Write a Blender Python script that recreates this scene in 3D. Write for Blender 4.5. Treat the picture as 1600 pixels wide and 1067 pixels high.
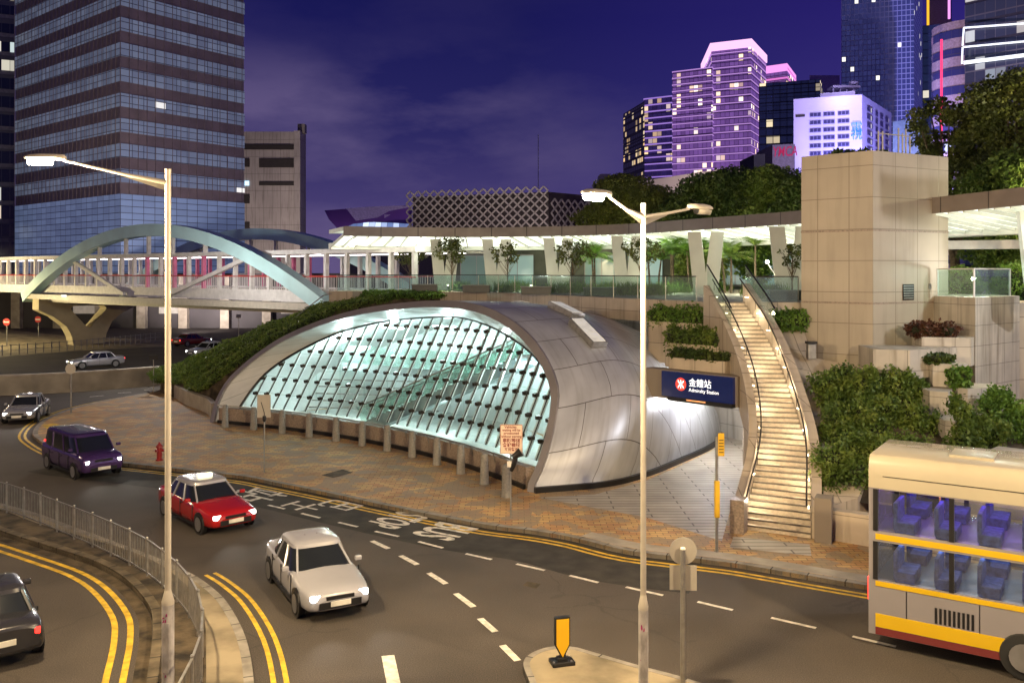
import bpy, math, random
import numpy as np
from mathutils import Vector, Matrix
R = math.radians
rnd = random.Random(7)
for o in list(bpy.data.objects): bpy.data.objects.remove(o)
sc = bpy.context.scene
COL = sc.collection

# ------------------------------------------------------------------ camera
EYE = 8.5; F = 1400.0; CX = 800.0; HY = 425.0          # photograph is 1600 x 1067
cam = bpy.data.cameras.new('camera'); co = bpy.data.objects.new('camera', cam); COL.objects.link(co)
co.location = (0, 0, EYE); co.rotation_euler = (R(90), 0, 0)
cam.sensor_width = 36; cam.lens = 36 * F / 1600.0
cam.shift_y = -(533.5 - HY) / 1600.0
cam.clip_end = 6000; cam.clip_start = 0.1
sc.camera = co
sc.view_settings.view_transform = 'Standard'; sc.view_settings.look = 'None'
sc.view_settings.exposure = 0.0; sc.view_settings.gamma = 1.0
sc.cycles.max_bounces = 7; sc.cycles.diffuse_bounces = 3; sc.cycles.glossy_bounces = 3
sc.cycles.transparent_max_bounces = 16; sc.cycles.transmission_bounces = 4
sc.cycles.sample_clamp_indirect = 4.0; sc.cycles.caustics_reflective = False; sc.cycles.caustics_refractive = False
try: sc.cycles.use_denoising = True; sc.cycles.denoiser = 'OPENIMAGEDENOISE'
except Exception: pass

# ------------------------------------------------------------------ night sky (world)
def s2l(c):
    return tuple(((x/255.0)/12.92 if x/255.0 <= .04045 else ((x/255.0+.055)/1.055)**2.4) for x in c)
w = bpy.data.worlds.new('World'); sc.world = w; w.use_nodes = True
nt = w.node_tree; N = nt.nodes; L = nt.links
for n in list(N): N.remove(n)
tc = N.new('ShaderNodeTexCoord'); sep = N.new('ShaderNodeSeparateXYZ'); L.new(tc.outputs['Generated'], sep.inputs[0])
rampz = N.new('ShaderNodeValToRGB'); L.new(sep.outputs['Z'], rampz.inputs[0])
cr = rampz.color_ramp
cr.elements[0].position = 0.0; cr.elements[0].color = s2l((92, 76, 124))+(1,)
cr.elements[1].position = 0.6; cr.elements[1].color = s2l((14, 14, 52))+(1,)
for p, c in ((.07, (70, 61, 112)), (.16, (40, 38, 95)), (.27, (25, 25, 84))):
    e = cr.elements.new(p); e.color = s2l(c)+(1,)
mx = N.new('ShaderNodeMapRange'); L.new(sep.outputs['X'], mx.inputs[0])
mx.inputs[1].default_value = 0.0; mx.inputs[2].default_value = .45
viol = N.new('ShaderNodeMixRGB'); viol.blend_type = 'ADD'; L.new(rampz.outputs[0], viol.inputs[1])
vz = N.new('ShaderNodeMath'); vz.operation = 'MULTIPLY'; L.new(mx.outputs[0], vz.inputs[0]); vz.inputs[1].default_value = 1.0
viol.inputs[2].default_value = (.014, .005, .075, 1); L.new(vz.outputs[0], viol.inputs[0])
mp = N.new('ShaderNodeMapping'); L.new(tc.outputs['Generated'], mp.inputs[0]); mp.inputs['Scale'].default_value = (1.5, 1.5, 4.2)
mp.inputs['Rotation'].default_value = (.25, .35, .2); mp.inputs['Location'].default_value = (1.55, 2.1, .35)
nz = N.new('ShaderNodeTexNoise'); L.new(mp.outputs[0], nz.inputs[0]); nz.inputs['Scale'].default_value = 2.4; nz.inputs['Detail'].default_value = 6; nz.inputs['Roughness'].default_value = .55
cc = N.new('ShaderNodeValToRGB'); L.new(nz.outputs[0], cc.inputs[0]); cc.color_ramp.elements[0].position = .42; cc.color_ramp.elements[1].position = .66
cc.color_ramp.elements[0].color = (0, 0, 0, 1); cc.color_ramp.elements[1].color = (1, 1, 1, 1)
cl = N.new('ShaderNodeMixRGB'); L.new(viol.outputs[0], cl.inputs[1]); cl.inputs[2].default_value = s2l((98, 86, 128))+(1,)
cm = N.new('ShaderNodeMath'); cm.operation = 'MULTIPLY'; L.new(cc.outputs[0], cm.inputs[0])
lm = N.new('ShaderNodeMapRange'); L.new(sep.outputs['X'], lm.inputs[0]); lm.inputs[1].default_value = -.08; lm.inputs[2].default_value = .16; lm.inputs[3].default_value = .85; lm.inputs[4].default_value = .12; lz = N.new('ShaderNodeMapRange'); lz.interpolation_type = 'SMOOTHSTEP'; L.new(sep.outputs['Z'], lz.inputs[0]); lz.inputs[1].default_value = .17; lz.inputs[2].default_value = .26; lz.inputs[3].default_value = 1.; lz.inputs[4].default_value = .12
lq = N.new('ShaderNodeMath'); lq.operation = 'MULTIPLY'; L.new(lm.outputs[0], lq.inputs[0]); L.new(lz.outputs[0], lq.inputs[1]); L.new(lq.outputs[0], cm.inputs[1])
L.new(cm.outputs[0], cl.inputs[0])
bg = N.new('ShaderNodeBackground'); L.new(cl.outputs[0], bg.inputs[0]); bg.inputs[1].default_value = 1.0
wo = N.new('ShaderNodeOutputWorld'); L.new(bg.outputs[0], wo.inputs[0])

# ------------------------------------------------------------------ helpers
def P(px, py, Y): return Vector(((px-CX)/F*Y, Y, EYE-(py-HY)/F*Y))
def G(px, py, z=0.0):
    Y = (EYE-z)*F/(py-HY); return Vector(((px-CX)/F*Y, Y, z))
def V(*a): return Vector(a)

def mat(name, col, rough=.6, metal=0., var=.18, scale=2.0, bump=0., bscale=None, emit=None, es=0., col2=None, stretch=None, spec=.5, lo=.35, hi=.65):
    m = bpy.data.materials.new(name); m.use_nodes = True; nt = m.node_tree; b = nt.nodes['Principled BSDF']
    b.inputs['Roughness'].default_value = rough; b.inputs['Metallic'].default_value = metal
    b.inputs['Specular IOR Level'].default_value = spec
    t = nt.nodes.new('ShaderNodeTexCoord'); src = t.outputs['Object']
    if stretch:
        q = nt.nodes.new('ShaderNodeMapping'); q.inputs['Scale'].default_value = stretch; nt.links.new(src, q.inputs[0]); src = q.outputs[0]
    n = nt.nodes.new('ShaderNodeTexNoise'); nt.links.new(src, n.inputs[0]); n.inputs['Scale'].default_value = scale; n.inputs['Detail'].default_value = 6
    r = nt.nodes.new('ShaderNodeValToRGB'); nt.links.new(n.outputs[0], r.inputs[0])
    r.color_ramp.elements[0].position = lo; r.color_ramp.elements[1].position = hi
    c2 = col2 or tuple(min(1, x*(1+var)) for x in col); c1 = tuple(x*(1-var) for x in col)
    r.color_ramp.elements[0].color = tuple(c1)+(1,); r.color_ramp.elements[1].color = tuple(c2)+(1,)
    nt.links.new(r.outputs[0], b.inputs['Base Color'])
    if bump:
        n2 = nt.nodes.new('ShaderNodeTexNoise'); nt.links.new(src, n2.inputs[0]); n2.inputs['Scale'].default_value = bscale or scale*8; n2.inputs['Detail'].default_value = 4
        bp = nt.nodes.new('ShaderNodeBump'); bp.inputs['Strength'].default_value = bump; bp.inputs['Distance'].default_value = .02
        nt.links.new(n2.outputs[0], bp.inputs['Height']); nt.links.new(bp.outputs[0], b.inputs['Normal'])
    if emit:
        b.inputs['Emission Color'].default_value = tuple(emit)+(1,); b.inputs['Emission Strength'].default_value = es
    return m

def nmath(nt, op, a, b=None, c=None):
    n = nt.nodes.new('ShaderNodeMath'); n.operation = op
    for i, x in enumerate((a, b, c)):
        if x is None: continue
        if isinstance(x, (int, float)): n.inputs[i].default_value = x
        else: nt.links.new(x, n.inputs[i])
    return n.outputs[0]

def tilemat(name, col, col2, joint, tw, th, jw=.02, rough=.6, use='uv', metal=0., off=.0, noise=.15, jmix=1., nscale=1.5, bump=.0, col3=None, stain=None):
    """panels / pavers: brick grid in metres. use = 'uv' | 'obj'"""
    m = bpy.data.materials.new(name); m.use_nodes = True; nt = m.node_tree; b = nt.nodes['Principled BSDF']
    b.inputs['Roughness'].default_value = rough; b.inputs['Metallic'].default_value = metal
    t = nt.nodes.new('ShaderNodeTexCoord'); src = t.outputs['UV' if use == 'uv' else 'Object']
    br = nt.nodes.new('ShaderNodeTexBrick'); nt.links.new(src, br.inputs[0])
    br.inputs['Scale'].default_value = 1.0; br.inputs['Brick Width'].default_value = tw; br.inputs['Row Height'].default_value = th
    br.inputs['Mortar Size'].default_value = jw; br.inputs['Mortar Smooth'].default_value = .1; br.offset = off
    br.inputs['Color1'].default_value = tuple(col)+(1,); br.inputs['Color2'].default_value = tuple(col2)+(1,)
    br.inputs['Mortar'].default_value = tuple(joint)+(1,)
    n = nt.nodes.new('ShaderNodeTexNoise'); nt.links.new(src, n.inputs[0]); n.inputs['Scale'].default_value = nscale; n.inputs['Detail'].default_value = 7
    mr = nt.nodes.new('ShaderNodeMapRange'); nt.links.new(n.outputs[0], mr.inputs[0]); mr.inputs[1].default_value = .3; mr.inputs[2].default_value = .7
    mr.inputs[3].default_value = 1-noise; mr.inputs[4].default_value = 1+noise
    mul = nt.nodes.new('ShaderNodeVectorMath'); mul.operation = 'SCALE'; nt.links.new(br.outputs[0], mul.inputs[0]); nt.links.new(mr.outputs[0], mul.inputs['Scale'])
    out = mul.outputs[0]
    if col3:
        n3 = nt.nodes.new('ShaderNodeTexVoronoi'); nt.links.new(src, n3.inputs[0]); n3.inputs['Scale'].default_value = 1.0/tw/1.3
        k = nt.nodes.new('ShaderNodeSeparateColor'); nt.links.new(n3.outputs['Color'], k.inputs[0])
        q = nmath(nt, 'GREATER_THAN', k.outputs[0], .62)
        q = nmath(nt, 'MULTIPLY', q, .7)
        mx = nt.nodes.new('ShaderNodeMixRGB'); nt.links.new(q, mx.inputs[0]); nt.links.new(out, mx.inputs[1]); mx.inputs[2].default_value = tuple(col3)+(1,)
        out = mx.outputs[0]
    if stain:
        n4 = nt.nodes.new('ShaderNodeTexNoise'); mpp = nt.nodes.new('ShaderNodeMapping'); mpp.inputs['Scale'].default_value = (3, .25, 1) if use == 'uv' else (3, 3, .25)
        nt.links.new(src, mpp.inputs[0]); nt.links.new(mpp.outputs[0], n4.inputs[0]); n4.inputs['Scale'].default_value = 1.0; n4.inputs['Detail'].default_value = 5
        r4 = nt.nodes.new('ShaderNodeMapRange'); nt.links.new(n4.outputs[0], r4.inputs[0]); r4.inputs[1].default_value = .5; r4.inputs[2].default_value = .75; r4.inputs[4].default_value = stain
        mx = nt.nodes.new('ShaderNodeMixRGB'); mx.blend_type = 'MULTIPLY'; nt.links.new(r4.outputs[0], mx.inputs[0]); nt.links.new(out, mx.inputs[1]); mx.inputs[2].default_value = (.45, .42, .38, 1)
        out = mx.outputs[0]
    nt.links.new(out, b.inputs['Base Color'])
    if bump:
        bp = nt.nodes.new('ShaderNodeBump'); bp.inputs['Strength'].default_value = bump; bp.inputs['Distance'].default_value = .01; bp.invert = True
        nt.links.new(br.outputs['Fac'], bp.inputs['Height']); nt.links.new(bp.outputs[0], b.inputs['Normal'])
    return m

def winmat(name, cw, ch, glass, mull, lit, litcol, les, glow=(0, 0, 0), ges=0., mw=.06, mh=.1, rough=.15, lit2=None, cluster=True, voff=0., gvar=.5, metal=0.0):
    """glazing in metres: mullion grid, random lit panes, every pane given a faint painted glow"""
    m = bpy.data.materials.new(name); m.use_nodes = True; nt = m.node_tree; b = nt.nodes['Principled BSDF']
    t = nt.nodes.new('ShaderNodeTexCoord'); s = nt.nodes.new('ShaderNodeSeparateXYZ'); nt.links.new(t.outputs['UV'], s.inputs[0])
    u = nmath(nt, 'DIVIDE', s.outputs[0], cw); v = nmath(nt, 'DIVIDE', nmath(nt, 'ADD', s.outputs[1], voff), ch)
    fu = nmath(nt, 'FRACT', u); fv = nmath(nt, 'FRACT', v); iu = nmath(nt, 'FLOOR', u); iv = nmath(nt, 'FLOOR', v)
    mask = nmath(nt, 'MAXIMUM', nmath(nt, 'LESS_THAN', fu, mw), nmath(nt, 'LESS_THAN', fv, mh))
    cb = nt.nodes.new('ShaderNodeCombineXYZ'); nt.links.new(iu, cb.inputs[0]); nt.links.new(iv, cb.inputs[1])
    wn = nt.nodes.new('ShaderNodeTexWhiteNoise'); wn.noise_dimensions = '3D'; nt.links.new(cb.outputs[0], wn.inputs['Vector'])
    wn2 = nt.nodes.new('ShaderNodeSeparateColor'); nt.links.new(wn.outputs['Color'], wn2.inputs[0])
    thr = lit
    if cluster:
        nz = nt.nodes.new('ShaderNodeTexNoise'); nt.links.new(cb.outputs[0], nz.inputs[0]); nz.inputs['Scale'].default_value = .35; nz.inputs['Detail'].default_value = 1
        k = nt.nodes.new('ShaderNodeMapRange'); nt.links.new(nz.outputs[0], k.inputs[0]); k.inputs[1].default_value = .5; k.inputs[2].default_value = .72; k.inputs[4].default_value = min(1, lit*5)
        thr = nmath(nt, 'ADD', k.outputs[0], lit*.3)
    on = nmath(nt, 'LESS_THAN', wn2.outputs[0], thr)
    on = nmath(nt, 'MULTIPLY', on, nmath(nt, 'SUBTRACT', 1.0, mask))
    bri = nmath(nt, 'MULTIPLY_ADD', wn2.outputs[1], 1.0, .25)
    on = nmath(nt, 'MULTIPLY', on, bri)
    mx = nt.nodes.new('ShaderNodeMixRGB'); nt.links.new(mask, mx.inputs[0]); mx.inputs[1].default_value = tuple(glass)+(1,); mx.inputs[2].default_value = tuple(mull)+(1,)
    nt.links.new(mx.outputs[0], b.inputs['Base Color'])
    b.inputs['Metallic'].default_value = metal
    rr = nmath(nt, 'MULTIPLY_ADD', mask, .4, rough); nt.links.new(rr, b.inputs['Roughness'])
    g = nmath(nt, 'MULTIPLY', nmath(nt, 'SUBTRACT', 1.0, mask), nmath(nt, 'MULTIPLY_ADD', wn2.outputs[2], gvar, 1-gvar*.5))
    e1 = nt.nodes.new('ShaderNodeVectorMath'); e1.operation = 'SCALE'; e1.inputs[0].default_value = tuple(x*ges for x in glow); nt.links.new(g, e1.inputs['Scale'])
    cmx = nt.nodes.new('ShaderNodeMixRGB'); nt.links.new(wn2.outputs[2], cmx.inputs[0]); cmx.inputs[1].default_value = tuple(x*les for x in litcol)+(1,); cmx.inputs[2].default_value = tuple(x*les for x in (lit2 or litcol))+(1,)
    e2 = nt.nodes.new('ShaderNodeVectorMath'); e2.operation = 'SCALE'; nt.links.new(cmx.outputs[0], e2.inputs[0]); nt.links.new(on, e2.inputs['Scale'])
    ad = nt.nodes.new('ShaderNodeVectorMath'); ad.operation = 'ADD'; nt.links.new(e1.outputs[0], ad.inputs[0]); nt.links.new(e2.outputs[0], ad.inputs[1])
    nt.links.new(ad.outputs[0], b.inputs['Emission Color']); b.inputs['Emission Strength'].default_value = 1.0
    return m

def glassmat(name, tint, refl=.12, alpha=.85):
    m = bpy.data.materials.new(name); m.use_nodes = True; nt = m.node_tree
    for n in list(nt.nodes): nt.nodes.remove(n)
    o = nt.nodes.new('ShaderNodeOutputMaterial'); tr = nt.nodes.new('ShaderNodeBsdfTransparent'); tr.inputs[0].default_value = tuple(tint)+(1,)
    gl = nt.nodes.new('ShaderNodeBsdfGlossy'); gl.inputs[0].default_value = (.9, 1, .98, 1); gl.inputs['Roughness'].default_value = .03
    fr = nt.nodes.new('ShaderNodeLayerWeight'); fr.inputs[0].default_value = .5
    k = nmath(nt, 'MULTIPLY_ADD', nmath(nt, 'POWER', fr.outputs['Facing'], 4.0), .6, refl*.3)
    mx = nt.nodes.new('ShaderNodeMixShader'); nt.links.new(k, mx.inputs[0]); nt.links.new(tr.outputs[0], mx.inputs[1]); nt.links.new(gl.outputs[0], mx.inputs[2])
    df = nt.nodes.new('ShaderNodeBsdfDiffuse'); df.inputs[0].default_value = tuple(tint)+(1,)
    m2 = nt.nodes.new('ShaderNodeMixShader'); m2.inputs[0].default_value = 1-alpha; nt.links.new(mx.outputs[0], m2.inputs[1]); nt.links.new(df.outputs[0], m2.inputs[2])
    nt.links.new(m2.outputs[0], o.inputs[0]); return m

class MB:
    def __init__(s): s.v = []; s.f = []; s.m = []; s.u = []
    def add(s, vs, fs, mi=0, uvs=None):
        o = len(s.v); s.v += [tuple(x) for x in vs]
        for i, f in enumerate(fs):
            s.f.append(tuple(o+k for k in f)); s.m.append(mi); s.u.append(uvs[i] if uvs else None)
        return s
    def quad(s, a, b, c, d, mi=0, uv=None): return s.add([a, b, c, d], [(0, 1, 2, 3)], mi, [uv] if uv else None)
    def box(s, c, sz, rz=0, mi=0, M=None):
        x, y, z = (k/2 for k in sz)
        vs = [V(i*x, j*y, k*z) for i in (-1, 1) for j in (-1, 1) for k in (-1, 1)]
        Mx = M if M is not None else Matrix.Rotation(rz, 4, 'Z')
        vs = [Mx @ p + V(*c) for p in vs]
        return s.add(vs, [(0, 1, 3, 2), (4, 6, 7, 5), (0, 4, 5, 1), (2, 3, 7, 6), (0, 2, 6, 4), (1, 5, 7, 3)], mi)
    def prism(s, poly, z0, z1, mi=0, top=None, uvs=True):
        n = len(poly); z1s = z1 if isinstance(z1, (list, tuple)) else [z1]*n; z0s = z0 if isinstance(z0, (list, tuple)) else [z0]*n
        a = sum(poly[i][0]*poly[(i+1) % n][1]-poly[(i+1) % n][0]*poly[i][1] for i in range(n))
        if a < 0: poly = poly[::-1]; z1s = z1s[::-1]; z0s = z0s[::-1]
        vs = [(p[0], p[1], z0s[i]) for i, p in enumerate(poly)]+[(p[0], p[1], z1s[i]) for i, p in enumerate(poly)]
        fs = [tuple(range(n-1, -1, -1)), tuple(range(n, 2*n))]; uv = [[(p[0], p[1]) for p in poly[::-1]], [(p[0], p[1]) for p in poly]]
        d = 0
        s.add(vs, fs, top if top is not None else mi, uv)
        fs = []; uv = []
        for i in range(n):
            j = (i+1) % n; l = math.dist(poly[i][:2], poly[j][:2])
            fs.append((i, j, n+j, n+i)); uv.append([(d, z0s[i]), (d+l, z0s[j]), (d+l, z1s[j]), (d, z1s[i])]); d += l
        return s.add(vs, fs, mi, uv)
    def beam(s, a, b, w, h, mi=0, up=None):
        a = V(*a); b = V(*b); d = (b-a); l = d.length
        if l < 1e-6: return s
        d.normalize(); u = V(*(up or (0, 0, 1)))
        if abs(d.dot(u)) > .99: u = V(0, 1, 0)
        x = d.cross(u).normalized(); y = x.cross(d).normalized()
        vs = [p + x*i*w/2 + y*j*h/2 for p in (a, b) for i, j in ((-1, -1), (1, -1), (1, 1), (-1, 1))]
        return s.add(vs, [(0, 1, 2, 3), (7, 6, 5, 4), (0, 4, 5, 1), (1, 5, 6, 2), (2, 6, 7, 3), (3, 7, 4, 0)], mi)
    def tube(s, path, r, n=8, mi=0, cap=True):
        path = [V(*p) for p in path]; rs = r if isinstance(r, (list, tuple)) else [r]*len(path)
        rings = []; prev = None
        for i, p in enumerate(path):
            d = (path[min(i+1, len(path)-1)]-path[max(i-1, 0)]).normalized()
            if prev is None:
                u = V(0, 0, 1) if abs(d.z) < .9 else V(1, 0, 0)
                x = d.cross(u).normalized()
            else: x = (prev - d*prev.dot(d)).normalized()
            prev = x; y = d.cross(x)
            rings.append([p + (x*math.cos(2*math.pi*k/n)+y*math.sin(2*math.pi*k/n))*rs[i] for k in range(n)])
        vs = [q for g in rings for q in g]; fs = []
        for i in range(len(path)-1):
            for k in range(n): fs.append((i*n+k, i*n+(k+1) % n, (i+1)*n+(k+1) % n, (i+1)*n+k))
        if cap: fs.append(tuple(range(n-1, -1, -1))); fs.append(tuple(range((len(path)-1)*n, len(path)*n)))
        return s.add(vs, fs, mi)
    def lathe(s, prof, c=(0, 0, 0), n=20, mi=0, M=None):
        c = V(*c); vs = []; Mx = M or Matrix.Identity(4)
        for r, z in prof: vs += [Mx @ V(r*math.cos(2*math.pi*k/n), r*math.sin(2*math.pi*k/n), z)+c for k in range(n)]
        fs = [(i*n+k, i*n+(k+1) % n, (i+1)*n+(k+1) % n, (i+1)*n+k) for i in range(len(prof)-1) for k in range(n)]
        fs += [tuple(range(n-1, -1, -1)), tuple(range((len(prof)-1)*n, len(prof)*n))]
        return s.add(vs, fs, mi)
    def grid(s, rows, mi=0, uvs=None, closed=False):
        n = len(rows[0]); vs = [p for r in rows for p in r]; fs = []; uv = []
        for i in range(len(rows)-1):
            for k in range(n if closed else n-1):
                k2 = (k+1) % n
                fs.append((i*n+k, i*n+k2, (i+1)*n+k2, (i+1)*n+k))
                if uvs: uv.append([uvs[i][k], uvs[i][k2], uvs[i+1][k2], uvs[i+1][k]])
        return s.add(vs, fs, mi, uv if uvs else None)
    def build(s, name, mats, parent=None, org=None, smooth=False, bevel=0., weld=False):
        """org: world point that becomes the thing's origin; a part uses its thing's origin"""
        if parent is not None: org = parent.get('_o', (0, 0, 0)); org = V(*org)
        else: org = V(*org) if org is not None else V(0, 0, 0)
        me = bpy.data.meshes.new(name); me.from_pydata([tuple(V(*p)-org) for p in s.v], [], s.f)
        for m in (mats if isinstance(mats, (list, tuple)) else [mats]): me.materials.append(m)
        me.polygons.foreach_set('material_index', s.m)
        ul = me.uv_layers.new(name='UVMap')
        data = []
        for f, u in zip(s.f, s.u):
            if u: data += [c for q in u for c in q]
            else: data += [0.0]*(2*len(f))
        ul.data.foreach_set('uv', data)
        me.update()
        if smooth:
            me.polygons.foreach_set('use_smooth', [True]*len(me.polygons))
            try: me.set_sharp_from_angle(angle=R(38))
            except Exception: pass
        o = bpy.data.objects.new(name, me); COL.objects.link(o)
        if parent is not None:
            o.parent = parent; o['_o'] = tuple(org)
        else: o.location = org; o['_o'] = tuple(org)
        if bevel:
            b = o.modifiers.new('bevel', 'BEVEL'); b.width = bevel; b.segments = 2; b.limit_method = 'ANGLE'
        return o

def tag(o, label=None, cat=None, group=None, kind=None):
    if label: o['label'] = label
    if cat: o['category'] = cat
    if group: o['group'] = group
    if kind: o['kind'] = kind
    return o
def thing(name, label, cat, loc=(0, 0, 0), group=None):
    o = bpy.data.objects.new(name, None); COL.objects.link(o); o.location = loc; o['_o'] = tuple(loc); o.empty_display_size = .3
    return tag(o, label, cat, group)
def struct(o): o['kind'] = 'structure'; return o
def kids(o): return [c for c in bpy.data.objects if c.parent == o]
def dup(root, loc, rz=None, label=None, scale=None):
    ch = {}
    for c in bpy.data.objects: ch.setdefault(c.parent, []).append(c)
    def cp(o, par):
        c = o.copy(); COL.objects.link(c)
        if par is not None: c.parent = par
        for k in ch.get(o, []): cp(k, c)
        return c
    r = cp(root, None); r.location = loc
    if rz is not None: r.rotation_euler = (0, 0, rz)
    if label: r['label'] = label
    if scale: r.scale = scale
    return r

def cr(p0, p1, p2, p3, t):
    return tuple(.5*((2*b)+(-a+c)*t+(2*a-5*b+4*c-d)*t*t+(-a+3*b-3*c+d)*t**3) for a, b, c, d in zip(p0, p1, p2, p3))
def spline(pts, n):
    """Catmull-Rom, n samples per span"""
    pts = [tuple(p) for p in pts]; e = [tuple(2*a-b for a, b in zip(pts[0], pts[1]))]+pts+[tuple(2*a-b for a, b in zip(pts[-1], pts[-2]))]
    out = []
    for i in range(1, len(e)-2):
        for k in range(n): out.append(cr(e[i-1], e[i], e[i+1], e[i+2], k/n))
    out.append(pts[-1]); return out
def resample(pts, n):
    pts = [V(*p) for p in pts]; d = [0]
    for a, b in zip(pts, pts[1:]): d.append(d[-1]+(b-a).length)
    out = []; j = 0
    for i in range(n):
        t = d[-1]*i/(n-1)
        while j < len(pts)-2 and d[j+1] < t: j += 1
        k = (t-d[j])/max(1e-9, d[j+1]-d[j]); out.append(pts[j].lerp(pts[j+1], min(1, k)))
    return out
def offset(path, d):
    """offset a polyline in the ground plane; d > 0 to the right of travel"""
    path = [V(*p) for p in path]; out = []
    for i, p in enumerate(path):
        t = (path[min(i+1, len(path)-1)]-path[max(i-1, 0)]); t.z = 0; t.normalize()
        out.append(p+V(t.y, -t.x, 0)*d)
    return out
def ribbon(mb, path, d0, d1, z, mi=0):
    a = offset(path, d0); b = offset(path, d1); dd = 0; uv = [[], []]
    for i in range(len(path)):
        if i: dd += (V(*path[i])-V(*path[i-1])).length
        uv[0].append((dd, d0)); uv[1].append((dd, d1))
    mb.grid([[V(p.x, p.y, z) for p in a], [V(p.x, p.y, z) for p in b]], mi, uv)
def solid_ribbon(mb, path, d0, d1, z0, z1, mi=0):
    """wall of constant thickness on a plan curve; z0/z1 numbers or per-point lists"""
    n = len(path); a = offset(path, d0); b = offset(path, d1)
    z0 = z0 if isinstance(z0, (list, tuple)) else [z0]*n; z1 = z1 if isinstance(z1, (list, tuple)) else [z1]*n
    ring = []; uvr = []; dd = 0
    for i in range(n):
        if i: dd += (V(*path[i])-V(*path[i-1])).length
        ring.append([V(a[i].x, a[i].y, z0[i]), V(a[i].x, a[i].y, z1[i]), V(b[i].x, b[i].y, z1[i]), V(b[i].x, b[i].y, z0[i])])
        w_ = abs(d1-d0); uvr.append([(dd, z0[i]), (dd, z1[i]), (dd, z1[i]+w_), (dd, z0[i])])
    mb.grid(ring, mi, uvr, closed=True)
    mb.add(ring[0], [(0, 1, 2, 3)], mi, [[(0, z0[0]), (0, z1[0]), (w_, z1[0]), (w_, z0[0])]]); mb.add(ring[-1], [(3, 2, 1, 0)], mi, [[(w_, z0[-1]), (w_, z1[-1]), (0, z1[-1]), (0, z0[-1])]])

def text_into(mb, s, size, org, xd, yd, mi=0, align='CENTER', bold=0., sx=1., lift=0.):
    cu = bpy.data.curves.new('t', 'FONT'); cu.body = s; cu.size = size; cu.align_x = align; cu.align_y = 'CENTER'; cu.offset = bold; cu.resolution_u = 3
    ob = bpy.data.objects.new('t', cu); COL.objects.link(ob)
    dg = bpy.context.evaluated_depsgraph_get(); me = ob.evaluated_get(dg).to_mesh()
    xd = V(*xd).normalized(); yd = V(*yd).normalized(); nn = xd.cross(yd)
    vs = [V(*org)+xd*v.co.x*sx+yd*v.co.y+nn*lift for v in me.vertices]; fs = [tuple(p.vertices) for p in me.polygons]
    mb.add(vs, fs, mi); ob.evaluated_get(dg).to_mesh_clear()
    bpy.data.objects.remove(ob); bpy.data.curves.remove(cu)

def leaf_object(name, C, S, m, parent=None, org=None, core=None, corem=None, long=1.0, up=0.0, seed=0, blade=False):
    """C: (n,3) leaf centres in world metres, S: leaf size. Every leaf is its own small quad"""
    g = np.random.default_rng(seed); n = len(C)
    if parent is not None: org = parent.get('_o', (0, 0, 0))
    org = np.array(tuple(org) if org is not None else (0, 0, 0), float)
    a = g.normal(size=(n, 3)); a[:, 2] += up; a /= np.linalg.norm(a, axis=1)[:, None]
    b = g.normal(size=(n, 3)); b -= a*(a*b).sum(1)[:, None]; b /= np.linalg.norm(b, axis=1)[:, None]
    s = (S*g.uniform(.6, 1.35, n))[:, None]
    p = np.array(C)-org
    vs = np.stack([p-a*s*long*.5, p+b*s*.33-a*s*.02, p+a*s*long*.5, p-b*s*.33-a*s*.02], 1).reshape(-1, 3)
    if blade: vs = np.stack([p-b*s*.05, p+b*s*.05, p+a*s*long, p+a*s*long*.98-b*s*.01], 1).reshape(-1, 3)
    me = bpy.data.meshes.new(name)
    nv = 4*n; ev = []; ef = []
    if core: ev, ef = core
    me.vertices.add(nv+len(ev)); allv = np.concatenate([vs, np.array(ev, float).reshape(-1, 3)-org]) if len(ev) else vs
    me.vertices.foreach_set('co', allv.ravel())
    nl = nv+sum(len(f) for f in ef); me.loops.add(nl)
    li = np.concatenate([np.arange(nv), np.array([nv+k for f in ef for k in f], int)]) if ef else np.arange(nv)
    me.loops.foreach_set('vertex_index', li.astype(np.int32))
    me.polygons.add(n+len(ef)); st = list(range(0, nv, 4)); k = nv
    for f in ef: st.append(k); k += len(f)
    me.polygons.foreach_set('loop_start', st)
    me.polygons.foreach_set('material_index', [0]*n+[1]*len(ef))
    me.materials.append(m); me.materials.append(corem or m)
    me.update(calc_edges=True); me.validate()
    o = bpy.data.objects.new(name, me); COL.objects.link(o); o['_o'] = tuple(org)
    if parent is not None: o.parent = parent
    else: o.location = tuple(org)
    return o

def clump_points(clumps, dens, seed=0, fill=.35):
    g = np.random.default_rng(seed); out = []
    for c, r in clumps:
        r = np.array(r if hasattr(r, '__len__') else (r, r, r), float)
        n = max(12, int(dens*(r[0]*r[1]+r[0]*r[2]+r[1]*r[2])*2.5))
        d = g.normal(size=(n, 3)); d /= np.linalg.norm(d, axis=1)[:, None]
        q = np.where(g.random(n) < fill, g.random(n)**.5, 1+g.normal(size=n)*.09)
        wob = 1+.16*np.sin(d[:, 0]*5+c[0]*3+seed)*np.cos(d[:, 1]*6+c[1]*2)+.12*np.sin(d[:, 2]*7+c[2])
        out.append(np.array(tuple(c))+d*(q*wob)[:, None]*r)
    return np.concatenate(out)
def blob(c, r, n=8):
    vs = []; fs = []
    for i in range(n//2+1):
        th = math.pi*i/(n//2)
        for k in range(n):
            ph = 2*math.pi*k/n; vs.append((c[0]+r[0]*math.sin(th)*math.cos(ph), c[1]+r[1]*math.sin(th)*math.sin(ph), c[2]+r[2]*math.cos(th)))
    for i in range(n//2):
        for k in range(n): fs.append((i*n+k, i*n+(k+1) % n, (i+1)*n+(k+1) % n, (i+1)*n+k))
    return vs, fs
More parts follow.
